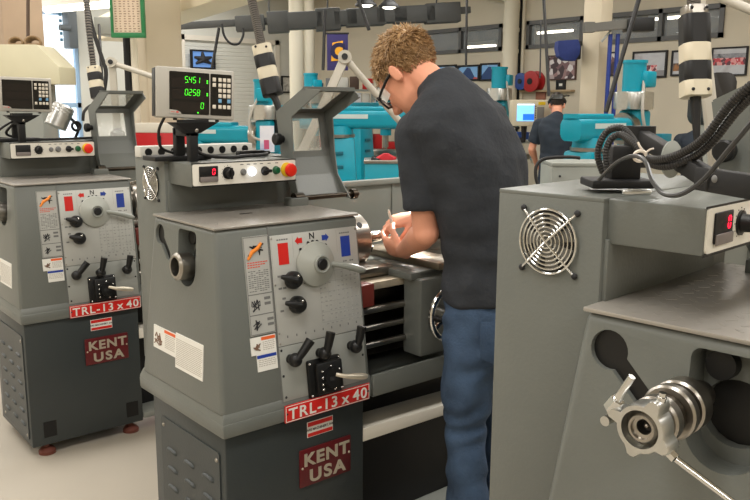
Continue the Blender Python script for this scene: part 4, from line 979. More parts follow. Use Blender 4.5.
    for v, nn in zip(tr.data.vertices, [v.normal.copy() for v in tr.data.vertices]):
        w = v.co+base; v.co += nn*(noise.noise(V((w.x*9, w.y*9, w.z*7)))*.009+math.sin(w.z*60+noise.noise(w*6)*6)*.004)
    if wrinkle:
        po = (-fwd*.85-lat*.5).normalized(); pk = hip-fwd*.108-lat*.085-Z*.03
        Mp = frame(pk, Z.cross(po), Z, po)
        obj('back_pocket', MB(o @ Mp).prism([(-.065, .06), (.065, .06), (.062, -.055), (0, -.085), (-.062, -.055)], 'z', -.01, .006, .002), trousers, tr)
    for s, a in ((-1, J['La']), (1, J['Ra'])):
        f = V((fwd.x, fwd.y, 0)).normalized(); p = V((a.x, a.y, 0)); l = f.cross(Z)
        obj('shoe', MB(o).loft([ring(p+f*y+Z*z, l, Z, f, w, h, 16) for y, z, w, h in ((-.075, .045, .03, .04), (-.05, .05, .038, .048), (.02, .05, .042, .048), (.1, .036, .046, .034), (.16, .03, .04, .026), (.185, .026, .02, .018))]).tube([p+Z*.05, p+Z*.12], [.05, .05], 14), BLKMET, t)
    # hair
    rnd = random.Random(11); hm = MB(o @ H)
    hm.sph((0, -.017, .052), (.0775, .0985, .094), 26)
    bmh = hm.bm
    inv = (o @ H).inverted()
    def keep(p):
        x, y, z = p
        if z > .088: return y < .085
        if y > .058: return z > .07
        if y > -.022: return z > .028 + max(0, y)*.5
        return z > -.022-(.02 if y < -.06 else 0)
    dele = [v for v in bmh.verts if not keep(inv @ v.co)]
    bmesh.ops.delete(bmh, geom=dele, context='VERTS')
    hs = MB(o @ H); cnt = 0
    while cnt < hair_n:
        q = V((rnd.gauss(0, 1), rnd.gauss(0, 1), rnd.gauss(0, 1))).normalized()
        p = V((q.x*.0765, -.016+q.y*.0975, .05+q.z*.093))
        if not keep(p): continue
        nrm = V((q.x/.0765, q.y/.0975, q.z/.093)).normalized()
        low = max(0, min(1, (p.z+.02)/.09)); L = .010+.013*low+.008*rnd.random()*low
        flow = V((q.x*.3+.15*math.sin(9*q.y), .35*q.z, -.8+.9*max(0, q.z))); flow = flow-nrm*flow.dot(nrm)
        if q.z > .35: flow = V((.25*math.sin(7*q.x+5*q.y), .9, .15*math.sin(11*q.x))); flow -= nrm*flow.dot(nrm)
        flow += V((rnd.gauss(0, .28), rnd.gauss(0, .28), rnd.gauss(0, .28)))
        lift = .2+.28*low*rnd.random()
        d = (flow.normalized()+nrm*lift).normalized(); d2 = (d-nrm*.45*lift+V((0, 0, -.15))).normalized(); r = .0015+.0012*rnd.random()
        strand(hs, [p-nrm*.003, p+d*L*.5, p+d*L*.5+d2*L*.55], (r, r*.85, r*.12)); cnt += 1
    me = bpy.data.meshes.new('t'); hs.bm.to_mesh(me); hs.bm.free(); bmh.from_mesh(me)
    hr = obj('hair', hm, hairmat, t, ang=180)
    E_ = MB(o @ H)
    for s in (-1, 1): E_.sph((s*.031, .0885, .018), (.0125, .009, .009), 12)
    obj('eyes', E_, WHITE, t)
    E_ = MB(o @ H)
    for s in (-1, 1): E_.sph((s*.031, .096, .018), (.005, .003, .005), 10)
    obj('irises', E_, pm('iris', (60, 76, 84), .3), t)
    if glasses:
        gm = MB(o @ H)
        for s in (-1, 1):
            gm.tube([(s*.079, -.02, .0), (s*.081, -.004, .02), (s*.080, .03, .024), (s*.076, .075, .022), (s*.068, .1, .02)], [.003, .0042, .0042, .0048, .006], 8)
            gm.tube([(s*.068, .1, .03), (s*.04, .114, .036), (s*.012, .119, .03), (s*.012, .119, .006), (s*.04, .114, -.004), (s*.066, .102, .004)], .0036, 8, closed=True)
        gm.tube([(-.012, .119, .026), (0, .122, .03), (.012, .119, .026)], .003, 8)
        gl = obj('glasses', gm, BLACK, t)
        ln = MB(o @ H)
        for s in (-1, 1): ln.hexa([(s*.066, .1, .004), (s*.04, .112, -.004), (s*.012, .117, .006), (s*.012, .117, .03), (s*.04, .112, .036), (s*.068, .098, .03)], [(s*.066, .102, .004), (s*.04, .114, -.004), (s*.012, .119, .006), (s*.012, .119, .03), (s*.04, .114, .036), (s*.068, .1, .03)])
        for s in (-1, 1): ln.hexa([(s*.0785, .055, -.012), (s*.073, .088, -.012), (s*.074, .088, .018), (s*.079, .055, .018)], [(s*.0795, .055, -.012), (s*.074, .088, -.012), (s*.075, .088, .018), (s*.08, .055, .018)])
        obj('lens', ln, pm('lens_clear', (235, 235, 230), .05, alpha=.35), gl)
    return t, H, o
def strand(mb, pts, rs):
    X = mb.M; bm = mb.bm; d = (pts[2]-pts[0]).normalized(); u = d.orthogonal().normalized(); w = d.cross(u); R = []
    for p, r in zip(pts, rs): R.append([bm.verts.new(X @ (p+(u*c+w*s)*r)) for c, s in ((1, 0), (-.5, .866), (-.5, -.866))])
    for a, b in zip(R, R[1:]):
        for k in range(3): bm.faces.new((a[k], a[(k+1) % 3], b[(k+1) % 3], b[k]))
def headM(origin, yaw, pitch, roll=0):
    f = V((math.sin(yaw)*math.cos(pitch), math.cos(yaw)*math.cos(pitch), -math.sin(pitch))); l = V((math.cos(yaw), -math.sin(yaw), 0)); u = l.cross(f)
    l, u = l*math.cos(roll)+u*math.sin(roll), u*math.cos(roll)-l*math.sin(roll)
    return frame(origin, l, f, u)
# the young man at the middle lathe
a = math.radians(-4); fw = V((math.sin(a), math.cos(a), 0)); la = V((math.cos(a), -math.sin(a), 0))
hip = aty(489, 318, -.27); neck = aty(441, 88, -.20)
chest = aty(492, 168, -.30)
Hd = headM(aty(393, 75.5, -.10)+V((.079, 0, .0)), math.radians(-6), math.radians(54), math.radians(4))
Ls_ = aty(417, 133, -.17); Le_ = aty(426, 233, -.18); Lw_ = aty(403, 251, .09)
Rs_ = neck+la*.19-V((0, 0, .09))-fw*.02; Re_ = V((neck.x+.24, neck.y+.19, 1.13)); Rw_ = aty(417, 217, .16)
ang = lambda p, x, y: V((p.x+x, p.y+y, .09))
Lk_ = V((hip.x-.075, hip.y+.02, .5)); Rk_ = V((hip.x+.11, hip.y+.06, .5))
J = dict(hip=hip, chest=chest, neck=neck, lat=la, fwd=fw, H=Hd, Ls=Ls_, Le=Le_, Lw=Lw_, Rs=Rs_, Re=Re_, Rw=Rw_, Lk=Lk_, Rk=Rk_, La=V((hip.x-.06, hip.y-.0, .09)), Ra=V((hip.x+.13, hip.y+.02, .09)))
Lt = aty(380, 243, .22); Rt = aty(392, 222, .22)
hands = [(Lw_, Lt-Lw_, CF*.8+V((0, 0, .45)), -1, (.5, .8, .6), (.7, .3)), (Rw_, Rt-Rw_, CF*.4-V((0, 0, .8)), 1, (.5, .8, .55), (.7, .4))]
person('young man in charcoal shirt, jeans and black glasses bent over the middle lathe', J, SHIRT, JEANS, HAIRM, 6500, hands=hands)
# the work and the little tool in his hands
t = thing('work_piece', (.69, .25, 1.045), 'bright turned bar held in the chuck between his hands', 'bar')
obj('bar', MB().cyl((0, 0, 0), (.11, 0, 0), .02, n=24).cyl((.11, 0, 0), (.16, 0, 0), .013, n=24), CHROME, t)
p0, p1 = aty(388.5, 210, .2), aty(394, 231, .2)
t = thing('scraper_pen', p1, 'slim pale scraper held upright in his fingers', 'tool')
obj('pen_body', MB().tube([(0, 0, 0), (p0-p1)*.15, (p0-p1)*.9, p0-p1], [.0015, .0045, .005, .003], 12), pm('pen_white', (236, 226, 214), .35), t)
def stander(label, c, yaw, height, shirt, hairmat, head_pitch=.5, vox=.008, n=500, arm=0.):
    f = V((math.sin(yaw), math.cos(yaw), 0)); l = V((math.cos(yaw), -math.sin(yaw), 0)); Z = V((0, 0, 1)); s = height/1.75
    c = V((c.x, c.y, 0)); hp = c+Z*.93*s; nk = c+Z*1.47*s+f*.08
    J = dict(hip=hp, chest=c+Z*1.25*s-f*.03, neck=nk, lat=l, fwd=f, H=headM(nk+Z*.1+f*.06, yaw, head_pitch), Ls=nk-l*.185-Z*.09, Le=nk-l*.25-Z*.36+f*.0, Lw=nk-l*.2-Z*.5+f*.18,
             Rs=nk+l*.185-Z*.09, Re=nk+l*.25-Z*.36, Rw=nk+l*.2-Z*.5+f*.18, Lk=c-l*.09+Z*.5+f*.02, Rk=c+l*.09+Z*.5+f*.02, La=c-l*.1+Z*.09, Ra=c+l*.1+Z*.09)
    hs = [(J['Lw'], f*.9-Z*.3+l*.2, -Z, -1, (.4, .5, .3), (.5, .3), 1.), (J['Rw'], f*.9-Z*.3-l*.2, -Z, 1, (.4, .5, .3), (.5, .3), 1.)]
    return person(label, J, shirt, JEANS2, hairmat, n, vox, False, hs, wrinkle=False)
JEANS2 = pm('dark_trousers', (38, 48, 62), .85, var=.15, scale=7)
SH2 = pm('dark_blue_shirt', (40, 48, 58), .85, var=.12, scale=8)
c2 = atD(556, 140, 8.6)
p2, H2, o2 = stander('person in a dark shirt seen from behind below the blue monitor, a head visor on', c2, YAW+math.radians(10), 1.66, SH2, pm('dark_hair', (44, 34, 28), .5))
vs = MB(o2 @ H2)
vs.tube([(.088*math.cos(k*PI/12), -.012+.108*math.sin(k*PI/12), .05) for k in range(24)], .014, 8, closed=True).tube([(-.088, -.01, .05), (-.05, -.02, .13), (0, -.02, .155), (.05, -.02, .13), (.088, -.01, .05)], .012, 8).box(-.05, .05, -.13, -.1, .02, .08, .01)
vs.tube([(.06, .0, .12), (.1, .06, .17), (.13, .1, .19)], .012, 8)
obj('head_visor', vs, pm('visor_grey', (58, 58, 54), .4), p2)
c3 = atD(700, 140, 8.3)
stander('person in a dark shirt half hidden behind the teal mill at the right', c3, YAW+math.radians(15), 1.48, SH2, MATS['dark_hair'])
# ---------------------------------------------------------------- the rest of the shop
def mill(base, yaw, s, label, reach=.8):
    q = reach-.8
    t = thing('milling_machine', base, label, 'milling machine', 'teal milling machines', M=Matrix.Translation(base) @ Matrix.Rotation(yaw, 4, 'Z') @ Matrix.Diagonal((s, s, s, 1)))
    obj('base', MB().box(-.35, .75, -.3, .3, 0, .1, .02), TEAL, t)
    obj('column', MB().hexa([(-.26, -.24, .1), (.26, -.24, .1), (.26, .24, .1), (-.26, .24, .1)], [(-.19, -.18, 1.2), (.19, -.18, 1.2), (.19, .18, 1.2), (-.19, .18, 1.2)], .03), TEAL, t)
    for z in (.86, 1.02): obj('column_vent', MB().box(-.1, .06, -.215, -.2, z-.02, z+.02, .004), pm('teal_deep', (14, 96, 112), .4), t)
    obj('turret', MB().cyl((0, 0, 1.2), (0, 0, 1.235), .2, n=28), STEEL, t).data
    obj('turret_top', MB().cyl((0, 0, 1.235), (0, 0, 1.33), .185, .17, n=28), TEAL, t)
    obj('ram', MB().prism(rrect(-.13, .13, 1.3, 1.52, .06), 'x', -.45 if reach > .6 else -.3, .8+q, .012).prism(rrect(-.1, .1, 1.5, 1.56, .02), 'x', -.3, .55+q), TEAL, t)
    obj('ram_plate', MB().box(-.1, .35, -.134, -.128, 1.42, 1.47), pm('plate_pale', (196, 210, 208), .4), t)
    obj('ram_pivot', MB(T(q, 0, 0)).cyl((.8, 0, 1.41), (.9, 0, 1.41), .16, n=28), STEEL, t)
    hd = obj('head', MB(T(q, 0, 0)).box(.88, 1.1, -.13, .13, 1.15, 1.6, .04).cyl((1.0, 0, 1.05), (1.0, 0, 1.2), .09), TEAL, t)
    obj('belt_housing', MB(T(q, 0, 0)).prism(rrect(.78, 1.14, -.17, .17, .12, 6), 'z', 1.6, 1.78, .02), ALU, t)
    mo = obj('motor', MB(T(q, 0, 0)).cyl((.95, 0, 1.78), (.95, 0, 2.06), .115, n=24).box(.93, 1.09, -.17, -.05, 1.82, 1.98, .02).cyl((.95, 0, 2.06), (.95, 0, 2.09), .125), TEAL, t)
    obj('quill', MB(T(q, 0, 0)).cyl((1.0, 0, .86), (1.0, 0, 1.06), .045).cyl((1.0, 0, .78), (1.0, 0, .86), .025), STEEL, t)
    obj('feed_lever', MB(T(q, 0, 0)).tube([(1.0, -.14, 1.25), (1.02, -.3, 1.2)], .012, 8).sph((1.02, -.3, 1.2), .025, 8), BLKMET, t)
    obj('gearbox', MB(T(q, 0, 0)).box(1.02, 1.2, -.02, .2, 1.22, 1.75, .02), BLKMET, t)
    obj('knee', MB().box(.24, .85, -.2, .2, .35, .68, .02), TEAL, t)
    obj('saddle', MB().box(.5, 1.0, -.22, .22, .68, .76, .01), STEEL, t)
    obj('table', MB().box(.62, .9, -.6, .6, .76, .84, .01), STEEL, t)
    obj('table_wheel', MB(frame((.76, -.62, .8), (1, 0, 0), (0, 0, 1), (0, -1, 0))).spin([(0, 0), (.03, 0), (.03, .03), (.1, .03), (.1, .05), (0, .05)], n=24), CHROME, t)
    obj('conduit', MB(T(q, 0, 0)).tube([(.95, -.12, 1.9), (.85, -.2, 1.6), (.9, -.22, 1.4), (1.05, -.2, 1.35)], .016, 8, smooth=5), pm('conduit_grey', (170, 166, 156), .4), t)
    obj('control_pod', MB(T(q, 0, 0)).box(1.14, 1.3, -.24, -.14, 1.22, 1.36, .01), pm('pod_teal', (30, 120, 140), .4), t)
    return t
def g0(u, D): p = atD(u, 120, D); return V((p.x, p.y, 0))
mill(g0(338, 9.0), -YAW+.05, .95, 'teal milling machine seen between the chuck guard and the face of the young man')
mill(g0(592, 7.2), -YAW+.6, .92, 'teal milling machine behind the black stand at the right', .45)
mill(g0(278, 12.6), -YAW+.5, .95, 'teal milling machine partly hidden behind the chuck guard of the middle lathe', .45)
mill(g0(356, 11.6), -YAW+1.1, .98, 'far teal milling machine with its head beside the jointed lamp arm')
mill(g0(470, 11.0), -YAW+1.0, .98, 'far teal milling machine just above the shoulder of the young man')
mill(g0(196, 8.6), -YAW-.3, .84, 'teal milling machine behind the readout with green digits')
# cnc controller and bench on the right wall side
D = 8.9; c = atD(531, 113, D); f = V((CF.x, CF.y, 0)).normalized()
A = lambda p: frame(p, CR, f, (0, 0, 1))
px = D/FPX
t = thing('controller', c, 'beige machine controller with a lit blue screen', 'monitor', M=A(c))
obj('housing', MB().box(-19*px, 20*px, 0, .2, -13*px, 13*px, .012), pm('controller_beige', (196, 186, 162), .5), t)
sc = obj('screen', MB().box(-14*px, 3*px, -.006, .002, -8*px, 9*px), pm('screen_blue', (120, 186, 250), .4, emit=1.1), t)
obj('screen_panel', MB().box(-8*px, 3*px, -.009, -.006, -7*px, -1*px), pm('screen_deep', (30, 104, 226), .4, emit=.9), sc)
obj('screen_bar', MB().box(-14*px, 3*px, -.009, -.006, 7.6*px, 9*px), pm('screen_white', (226, 240, 255), .4, emit=.9), sc)
kp = obj('keypad', MB().box(6*px, 13*px, -.006, .002, -6*px, 6*px), pm('pad_grey', (120, 118, 112), .5), t)
for i in range(6): obj('soft_key', MB().box(4*px, 5*px, -.006, .002, (6-i*2.2)*px, (7.2-i*2.2)*px), INKD, t)
obj('yellow_note', MB().box(7*px, 14*px, -.007, .002, 8*px, 11*px), YELLOW, t)
obj('swing_arm', MB().tube([(-.05, .12, -13*px), (-.05, .12, -.3), (-.3, .2, -.36)], .035, 10), BLKMET, t)
obj('post', MB().cyl((-.3, .2, -.36), (-.3, .2, -c.z+.0), .045), BLKMET, t)
D = 9.6; c = atD(522, 155, D); b0 = V((c.x, c.y, 0))
t = thing('work_bench', b0, 'pale work bench below the beige controller', 'bench', M=A(b0))
hz = atD(522, 140, D).z
obj('top', MB().box(-.32, .5, 0, .6, hz-.04, hz, .005), LIGHTG, t)
for x in (-.28, .46):
    for y in (.05, .55): obj('leg', MB().box(x-.025, x+.025, y-.025, y+.025, 0, hz-.04), LIGHTG, t)
obj('shelf', MB().box(-.3, .48, .04, .56, .3, .33), LIGHTG, t)
for (x, w, h, m, lab) in ((-.2, .1, .13, RED, 'red box on the bench below the beige controller'), (.0, .2, .09, pm('bin_blue', (34, 66, 130), .45), 'blue bin on the bench below the beige controller'), (.26, .16, .16, BLKMET, 'black box on the bench below the beige controller')):
    p = A(b0) @ V((x, .2, hz)); q = thing('parts_bin', p, lab, 'bin', M=A(p)); obj('body', MB().box(-w/2, w/2, -.08, .08, 0, h, .008), m, q); obj('rim', MB().box(-w/2-.006, w/2+.006, -.086, .086, h-.015, h, .004), m, q)
yb = atD(514, 177, 5.5)
# reels, shelf rail, pictures and covers on the right wall
def wallbox(nm, u0, u1, v0, v1, th, mat, label, cat, group=None, fw=.0, fm=BLKMET, X=XR, gap=.0):
    a_, b_ = atx(u0, (v0+v1)/2, X), atx(u1, (v0+v1)/2, X); zt, zb = atx((u0+u1)/2, v0, X).z, atx((u0+u1)/2, v1, X).z
    y0, y1 = sorted((a_.y, b_.y)); t = thing(nm, (X-gap, (y0+y1)/2, (zt+zb)/2), label, cat, group); w, h = (y1-y0)/2, (zt-zb)/2
    if fw:
        obj('frame', MB().box(-th, 0, -w, w, h-fw, h).box(-th, 0, -w, w, -h, -h+fw).box(-th, 0, -w, -w+fw, -h+fw, h-fw).box(-th, 0, w-fw, w, -h+fw, h-fw), fm, t)
        obj('picture', MB().box(-th*.6, 0, -w+fw, w-fw, -h+fw, h-fw), mat, t)
    else: obj('panel', MB().box(-th, 0, -w, w, -h, h, .003), mat, t)
    return t, w, h
ph1 = ramp_mat('photo_sky_group', [(178, 180, 186), (190, 192, 196), (170, 168, 172)], 6)
grp = ramp_mat('photo_group', [(190, 70, 80), (214, 150, 150), (96, 60, 70), (230, 210, 210)], 26, kind='voronoi')
mach = ramp_mat('photo_machine', [(176, 160, 160), (120, 92, 96), (220, 214, 214), (70, 56, 60), (150, 120, 120)], 14, kind='voronoi')
blu = ramp_mat('photo_blue', [(60, 110, 190), (130, 180, 230), (200, 220, 240), (40, 70, 120), (190, 90, 90)], 5, kind='voronoi')
pn = 'framed pictures along the right wall'
t, w, h = wallbox('framed_photo', 633, 667.5, 51, 78, .03, ph1, 'framed group photo right of the teal mill motor', 'picture', pn, .025)
obj('photo_group', MB().box(-.0195, -.0175, -w*.45, w*.5, -h*.5, -h*.05), grp, t); obj('photo_ground', MB().box(-.0192, -.0175, -w*.9, w*.9, -h*.88, -h*.45), pm('photo_ground', (140, 138, 140), .6), t)
t, w, h = wallbox('framed_photo', 672, 700, 50, 76, .03, ph1, 'framed photo half hidden behind the big black and cream plug', 'picture', pn, .025)
obj('photo_hill', MB().box(-.0195, -.0175, -w*.8, w*.85, -h*.6, -h*.0), ramp_mat('photo_hills', [(196, 130, 60), (70, 70, 76), (150, 120, 90)], 9), t)
t, w, h = wallbox('framed_photo', 712, 748, 47, 76, .03, ph1, 'framed team photo in red at the right edge of the wall', 'picture', pn, .02)
obj('photo_group', MB().box(-.0195, -.0175, -w*.9, w*.9, -h*.25, h*.25), grp, t); obj('photo_trees', MB().box(-.0192, -.0175, -w*.92, w*.92, h*.2, h*.55), ramp_mat('photo_trees', [(110, 112, 120), (150, 150, 156), (80, 84, 90)], 12), t)
wallbox('framed_photo', 610, 617, 52, 76, .03, mach, 'narrow framed photo behind the blue posts by the cream column', 'picture', pn, .02)
wallbox('framed_photo', 549, 577, 55, 80, .03, mach, 'framed machinery picture below the blue cloth cover', 'picture', pn, .018, pm('frame_brown', (70, 44, 40), .5))
t, w, h = wallbox('framed_photo', 557, 566, 80, 90, .03, pm('mat_dark', (40, 40, 40), .5), 'tiny framed horse picture above the shelf rail', 'picture', pn, .03)
obj('photo_white', MB().box(-.021, -.0175, -w*.35, w*.35, -h*.2, h*.3), WHITE, t)
for u0, u1, v0, v1, lab in ((434, 457, 65, 82, 'left one of three blue pictures under the high windows'), (458, 480, 65, 81, 'middle one of three blue pictures under the high windows'), (481, 500, 63, 81, 'right one of three blue pictures under the high windows')):
    wallbox('framed_photo', u0, u1, v0, v1, .03, blu, lab, 'picture', pn, .03)
wallbox('notice', 501.5, 506, 64, 85, .03, ramp_mat('notice_paper', [(220, 206, 176), (190, 160, 120), (232, 226, 206)], 9), 'small cream notice right of the blue pictures', 'notice', gap=-.004)
wallbox('brown_board', 537, 546, 91.5, 102, .04, pm('board_brown', (150, 98, 78), .6), 'small brown board under the shelf rail', 'board', gap=-.004)
wallbox('shelf_rail', 523, 575, 90, 92, .1, pm('rail_tan', (170, 148, 116), .5), 'narrow tan rail on the wall above the beige controller', 'shelf')
for u, m, lab, r in ((523.5, pm('reel_blue', (38, 66, 132), .4), 'blue cord reel on the wall above the beige controller', .13), (533.5, pm('reel_red', (168, 36, 36), .4), 'red cord reel on the wall above the beige controller', .16)):
    p = atx(u, 81.5, XR-.09); t = thing('cord_reel', p, lab, 'reel', 'two cord reels on the wall'); ax = frame((0, 0, 0), (0, 1, 0), (0, 0, 1), (1, 0, 0))
    obj('drum', MB(ax).spin([(0, -.09), (r*.5, -.09), (r, -.08), (r, -.06), (r*.7, -.05), (r*.7, .05), (r, .06), (r, .085), (0, .085)], n=28), m, t); obj('hub', MB(ax).cyl((0, 0, -.1), (0, 0, -.085), r*.3), BLKMET, t)
    obj('wall_bracket', MB().box(.06, .09, -.03, .03, -r, r*.6), BLKMET, t)
# blue cloth cover on the column, bracket and box
q = atD(569, 50, 8.66)
t = thing('cloth_cover', q, 'blue cloth covering a box on the cream column by the high window', 'cover', M=A(q)); px = 8.55/FPX
g = obj('cloth', MB().loft([[(x*px+(.0 if k < 2 else 0), y, z*px) for x, y, z in ring_] for k, ring_ in enumerate((
    [(-11, .0, 9), (9, .0, 10.5), (9, .16, 10.5), (-11, .16, 9)], [(-11.5, -.02, 2), (11, -.02, 3), (11, .18, 3), (-11.5, .18, 2)], [(-9.5, -.015, -6), (10.5, -.015, -4), (10.5, .17, -4), (-9.5, .17, -6)], [(-4, .0, -10), (7, .0, -10.5), (7, .15, -10.5), (-4, .15, -10)]))]), pm('cloth_blue', (40, 54, 112), .8, var=.1, bump=.3), t)
obj('black_side', MB().box(8.5*px, 12.5*px, .0, .16, -9*px, 9*px, .01), BLKMET, t)
q = atD(607, 27, 8.2); px = 8.2/FPX
t = thing('steel_bracket', q, 'dark grey steel bracket arm with a black box beside the cream column', 'bracket', M=A(q))
obj('arm', MB().hexa([(-12*px, 0, -4*px), (24*px, 0, -1*px), (24*px, .12, -1*px), (-12*px, .12, -4*px)], [(-12*px, 0, 4*px), (24*px, 0, 8*px), (24*px, .12, 8*px), (-12*px, .12, 4*px)]), pm('bracket_grey', (98, 96, 90), .5), t)
obj('box', MB().box(20*px, 46*px, -.05, .15, -4*px, 9*px, .004), BLACK, t)
obj('strut', MB().tube([(-3*px, .06, -14*px), (8*px, .06, 0)], .012, 8), LIGHTG, t)
obj('mount', MB().box(-22*px, -12*px, 0, .1, -5*px, 5*px), MATS['bracket_grey'], t)
for u in (610.5, 618):
    p0 = atD(u, 34, 8.3); p1 = atD(u-4, 140, 8.3); top('blue_post', MB().cyl((p0.x, p0.y, p0.z), (p0.x, p0.y, .0), .022, n=10), pm('post_blue', (36, 56, 130), .45), ['left', 'right'][u > 614]+' one of two thin blue posts by the cream column', 'post', 'two blue posts')
def hang(u0, v0, u1, v1, D, r, lab, sag=0, m=HOSE, D2=None):
    a_, b_ = atD(u0, v0, D), atD(u1, v1, D2 or D); mid = (a_+b_)/2-V((0, 0, sag)); return cable('hanging_cable', [a_, a_.lerp(mid, .7), mid, b_.lerp(mid, .7), b_], r, lab, m)
hang(646, -25, 606, 112, 6.8, .02, 'black hanging cable slanting down across the teal mill motor')
hang(467, -15, 466, 66, 9.5, .014, 'thin cable hanging left of the fat cream pipe')
hang(543, -15, 549, 96, 8.4, .017, 'grey cable hanging beside the red reel', m=GC)
hang(541, 20, 540, 78, 8.6, .008, 'very thin cable hanging beside the grey cable', m=GC)
hang(325, 10, 323, 70, 10, .02, 'black cord hanging left of the purple banner')
hang(219, 28, 212, 68, 10.5, .02, 'black cord hanging beside the wall screen')
cable('hanging_cable', [atD(u, v, 10.5) for u, v in ((222, 24), (224, 35), (230, 43), (238, 44), (243, 36), (243, 28))], .016, 'black cable loop under the busway above the roller door')
hang(28, -20, 28, 38, 5.4, .012, 'brown cord hanging down to the coil on the cream hood', m=pm('cord_brown', (88, 70, 56), .6))
hang(355, -10, 369, 30, 8.8, .02, 'black cable loop with a plug over the hair of the young man', sag=.0)
hang(99, 25, 103, 100, 6.6, .012, 'thin black cable beside the small plug at the left', D2=5.9)
cable('hanging_cable', [atD(u, v, 5.2) for u, v in ((88, 8), (93, 30), (101, 55), (106, 72), (104, 92))], .014, 'curved black cable right of the small plug at the left')
# purple banner with the letter
c = atD(337, 52, 12.6); px = 12.6/FPX
t = thing('banner', c, 'purple hanging banner with a gold panel and letter C', 'banner', M=A(c))
obj('cloth', MB().box(-10*px, 11*px, 0, .012, -18*px, 18*px), pm('banner_purple', (52, 44, 96), .7), t)
obj('gold_panel', MB().hexa([(-6*px, -.006, -9*px), (6*px, -.006, -8*px), (6*px, 0, -8*px), (-6*px, 0, -9*px)], [(-4.5*px, -.006, 9*px), (6*px, -.006, 11*px), (6*px, 0, 11*px), (-4.5*px, 0, 9*px)]), pm('banner_gold', (232, 164, 40), .6), t)
obj('lettering', text_mb('C', 14.5*px, T(.8*px, -.008, -6*px), .002, .018), pm('banner_ink', (30, 26, 66), .6), t)
obj('hanging_rod', MB().cyl((-11*px, .006, 18*px), (12*px, .006, 18*px), .015), BLKMET, t)
# wall screen and small pictures on the back wall
def backbox(nm, u0, u1, v0, v1, th, mat, label, cat, fw=.03, Y=YB, emit=False):
    a_, b_ = aty(u0, (v0+v1)/2, Y), aty(u1, (v0+v1)/2, Y); zt, zb = aty((u0+u1)/2, v0, Y).z, aty((u0+u1)/2, v1, Y).z
    t = thing(nm, ((a_.x+b_.x)/2, Y, (zt+zb)/2), label, cat); w, h = (b_.x-a_.x)/2, (zt-zb)/2
    obj('frame', MB().box(-w, w, -th, 0, h-fw, h).box(-w, w, -th, 0, -h, -h+fw).box(-w, -w+fw, -th, 0, -h+fw, h-fw).box(w-fw, w, -th, 0, -h+fw, h-fw), BLKMET, t)
    obj('picture', MB().box(-w+fw, w-fw, -th*.6, 0, -h+fw, h-fw), mat, t); return t, w, h
t, w, h = backbox('wall_screen', 190, 214, 50, 69, .06, pm('screen_sky', (92, 130, 186), .3, emit=.5), 'wall screen showing a dark propeller against blue', 'screen', Y=YB-.06)
pr = MB()
for a_ in (20, 95, 165, 215, 330): pr.tube([(0, -.045, 0), (w*.75*math.cos(math.radians(a_)), -.045, h*.8*math.sin(math.radians(a_)))], [.06, .02], 8)
obj('propeller_picture', pr, INKD, t)
obj('wall_bracket', MB().box(-.1, .1, 0, .06, -.1, .1), BLKMET, t)
backbox('framed_photo', 281, 292, 76, 93, .03, ramp_mat('photo_grey', [(120, 120, 120), (190, 188, 180), (80, 80, 84)], 8), 'small dark framed picture right of the roller door', 'picture')
# green framed board, conduit box and hood at the left
c = atD(127.5, 10, 5.9); px = 5.9/FPX
t = thing('notice_board', c, 'paper chart in a green frame hanging in front of the cream column', 'board', M=A(c))
GF = pm('frame_green', (46, 128, 78), .45)
obj('frame', MB().box(-17*px, 17*px, -.02, .02, -27*px, -22*px, .003).box(-17*px, 17*px, -.02, .02, 40*px, 44*px, .003).box(-17*px, -14.5*px, -.02, .02, -23*px, 41*px, .003).box(13.5*px, 17*px, -.02, .02, -23*px, 41*px, .003), GF, t)
obj('paper', MB().box(-15*px, 14*px, -.004, .01, -23*px, 41*px), pm('paper_cream', (228, 208, 184), .6), t)
ln = MB(); rnd = random.Random(2)
for i in range(6):
    for j in range(26): ln.box((-13+i*4.5)*px, (-13+i*4.5+1.2+1.6*rnd.random())*px, -.0048, -.004, (-21+j*2.4)*px, (-20+j*2.4)*px)
obj('print', ln, pm('chart_brown', (168, 140, 118), .6), t)
for k in (-10, 10): obj('hanger', MB().cyl((k*px, 0, 44*px), (k*px, 0, 1.2), .006, n=6), BLKMET, t)
c = atD(114, 25, 7.6); px = 7.6/FPX
t = thing('conduit_box', c, 'pale grey duct box behind the green framed board', 'box', M=A(c)); obj('body', MB().box(-20*px, 16*px, 0, .3, -9*px, 8*px, .01), LIGHTG, t)
obj('hanger', MB().cyl((0, .15, 8*px), (0, .15, 1.5), .015), LIGHTG, t)
# cream hood over the left lathe
D = 5.0; px = D/FPX; c = atD(30, 85, D)
t = thing('machine_hood', V((c.x, c.y, 0)), 'large cream sheet metal hood at the left edge behind the blank readout', 'hood', M=A(V((c.x, c.y, 0))))
HC = pm('hood_cream', (214, 208, 178), .5, var=.02)
zb = atD(30, 84, D).z; zt = atD(30, 45, D).z
obj('shell', MB().prism([(-80*px, zb), (31*px, zb), (31*px, zb+(84-67)*px), (10*px, zt+.0*px), (-80*px, zt)], 'y', 0, .28, .004), HC, t)
obj('support', MB().box(-70*px, 10*px, .02, .26, 0, zb, .005), LIGHTG, t)
for u, v, r, lab in ((17, 42, 5.4, 'left one of two brown cord coils on the cream hood'), (34, 42.5, 6.2, 'right one of two brown cord coils on the cream hood')):
    p = atD(u, v, D+.05); p.z = zt; q = MB(A((0, 0, 0)))
    for k in range(5): rr = r*px*(1-.07*k); q.tube([(rr*1.25*math.cos(a_*PI/12), .012*k-.02, max(.006, rr*.55+rr*.9*math.sin(a_*PI/12))) for a_ in range(24)], .0065, 6, closed=True)
    tt = thing('cord_coil', p, lab, 'cord', 'two cord coils on the hood'); obj('coil', q, pm('coil_brown', (150, 124, 92), .6), tt)
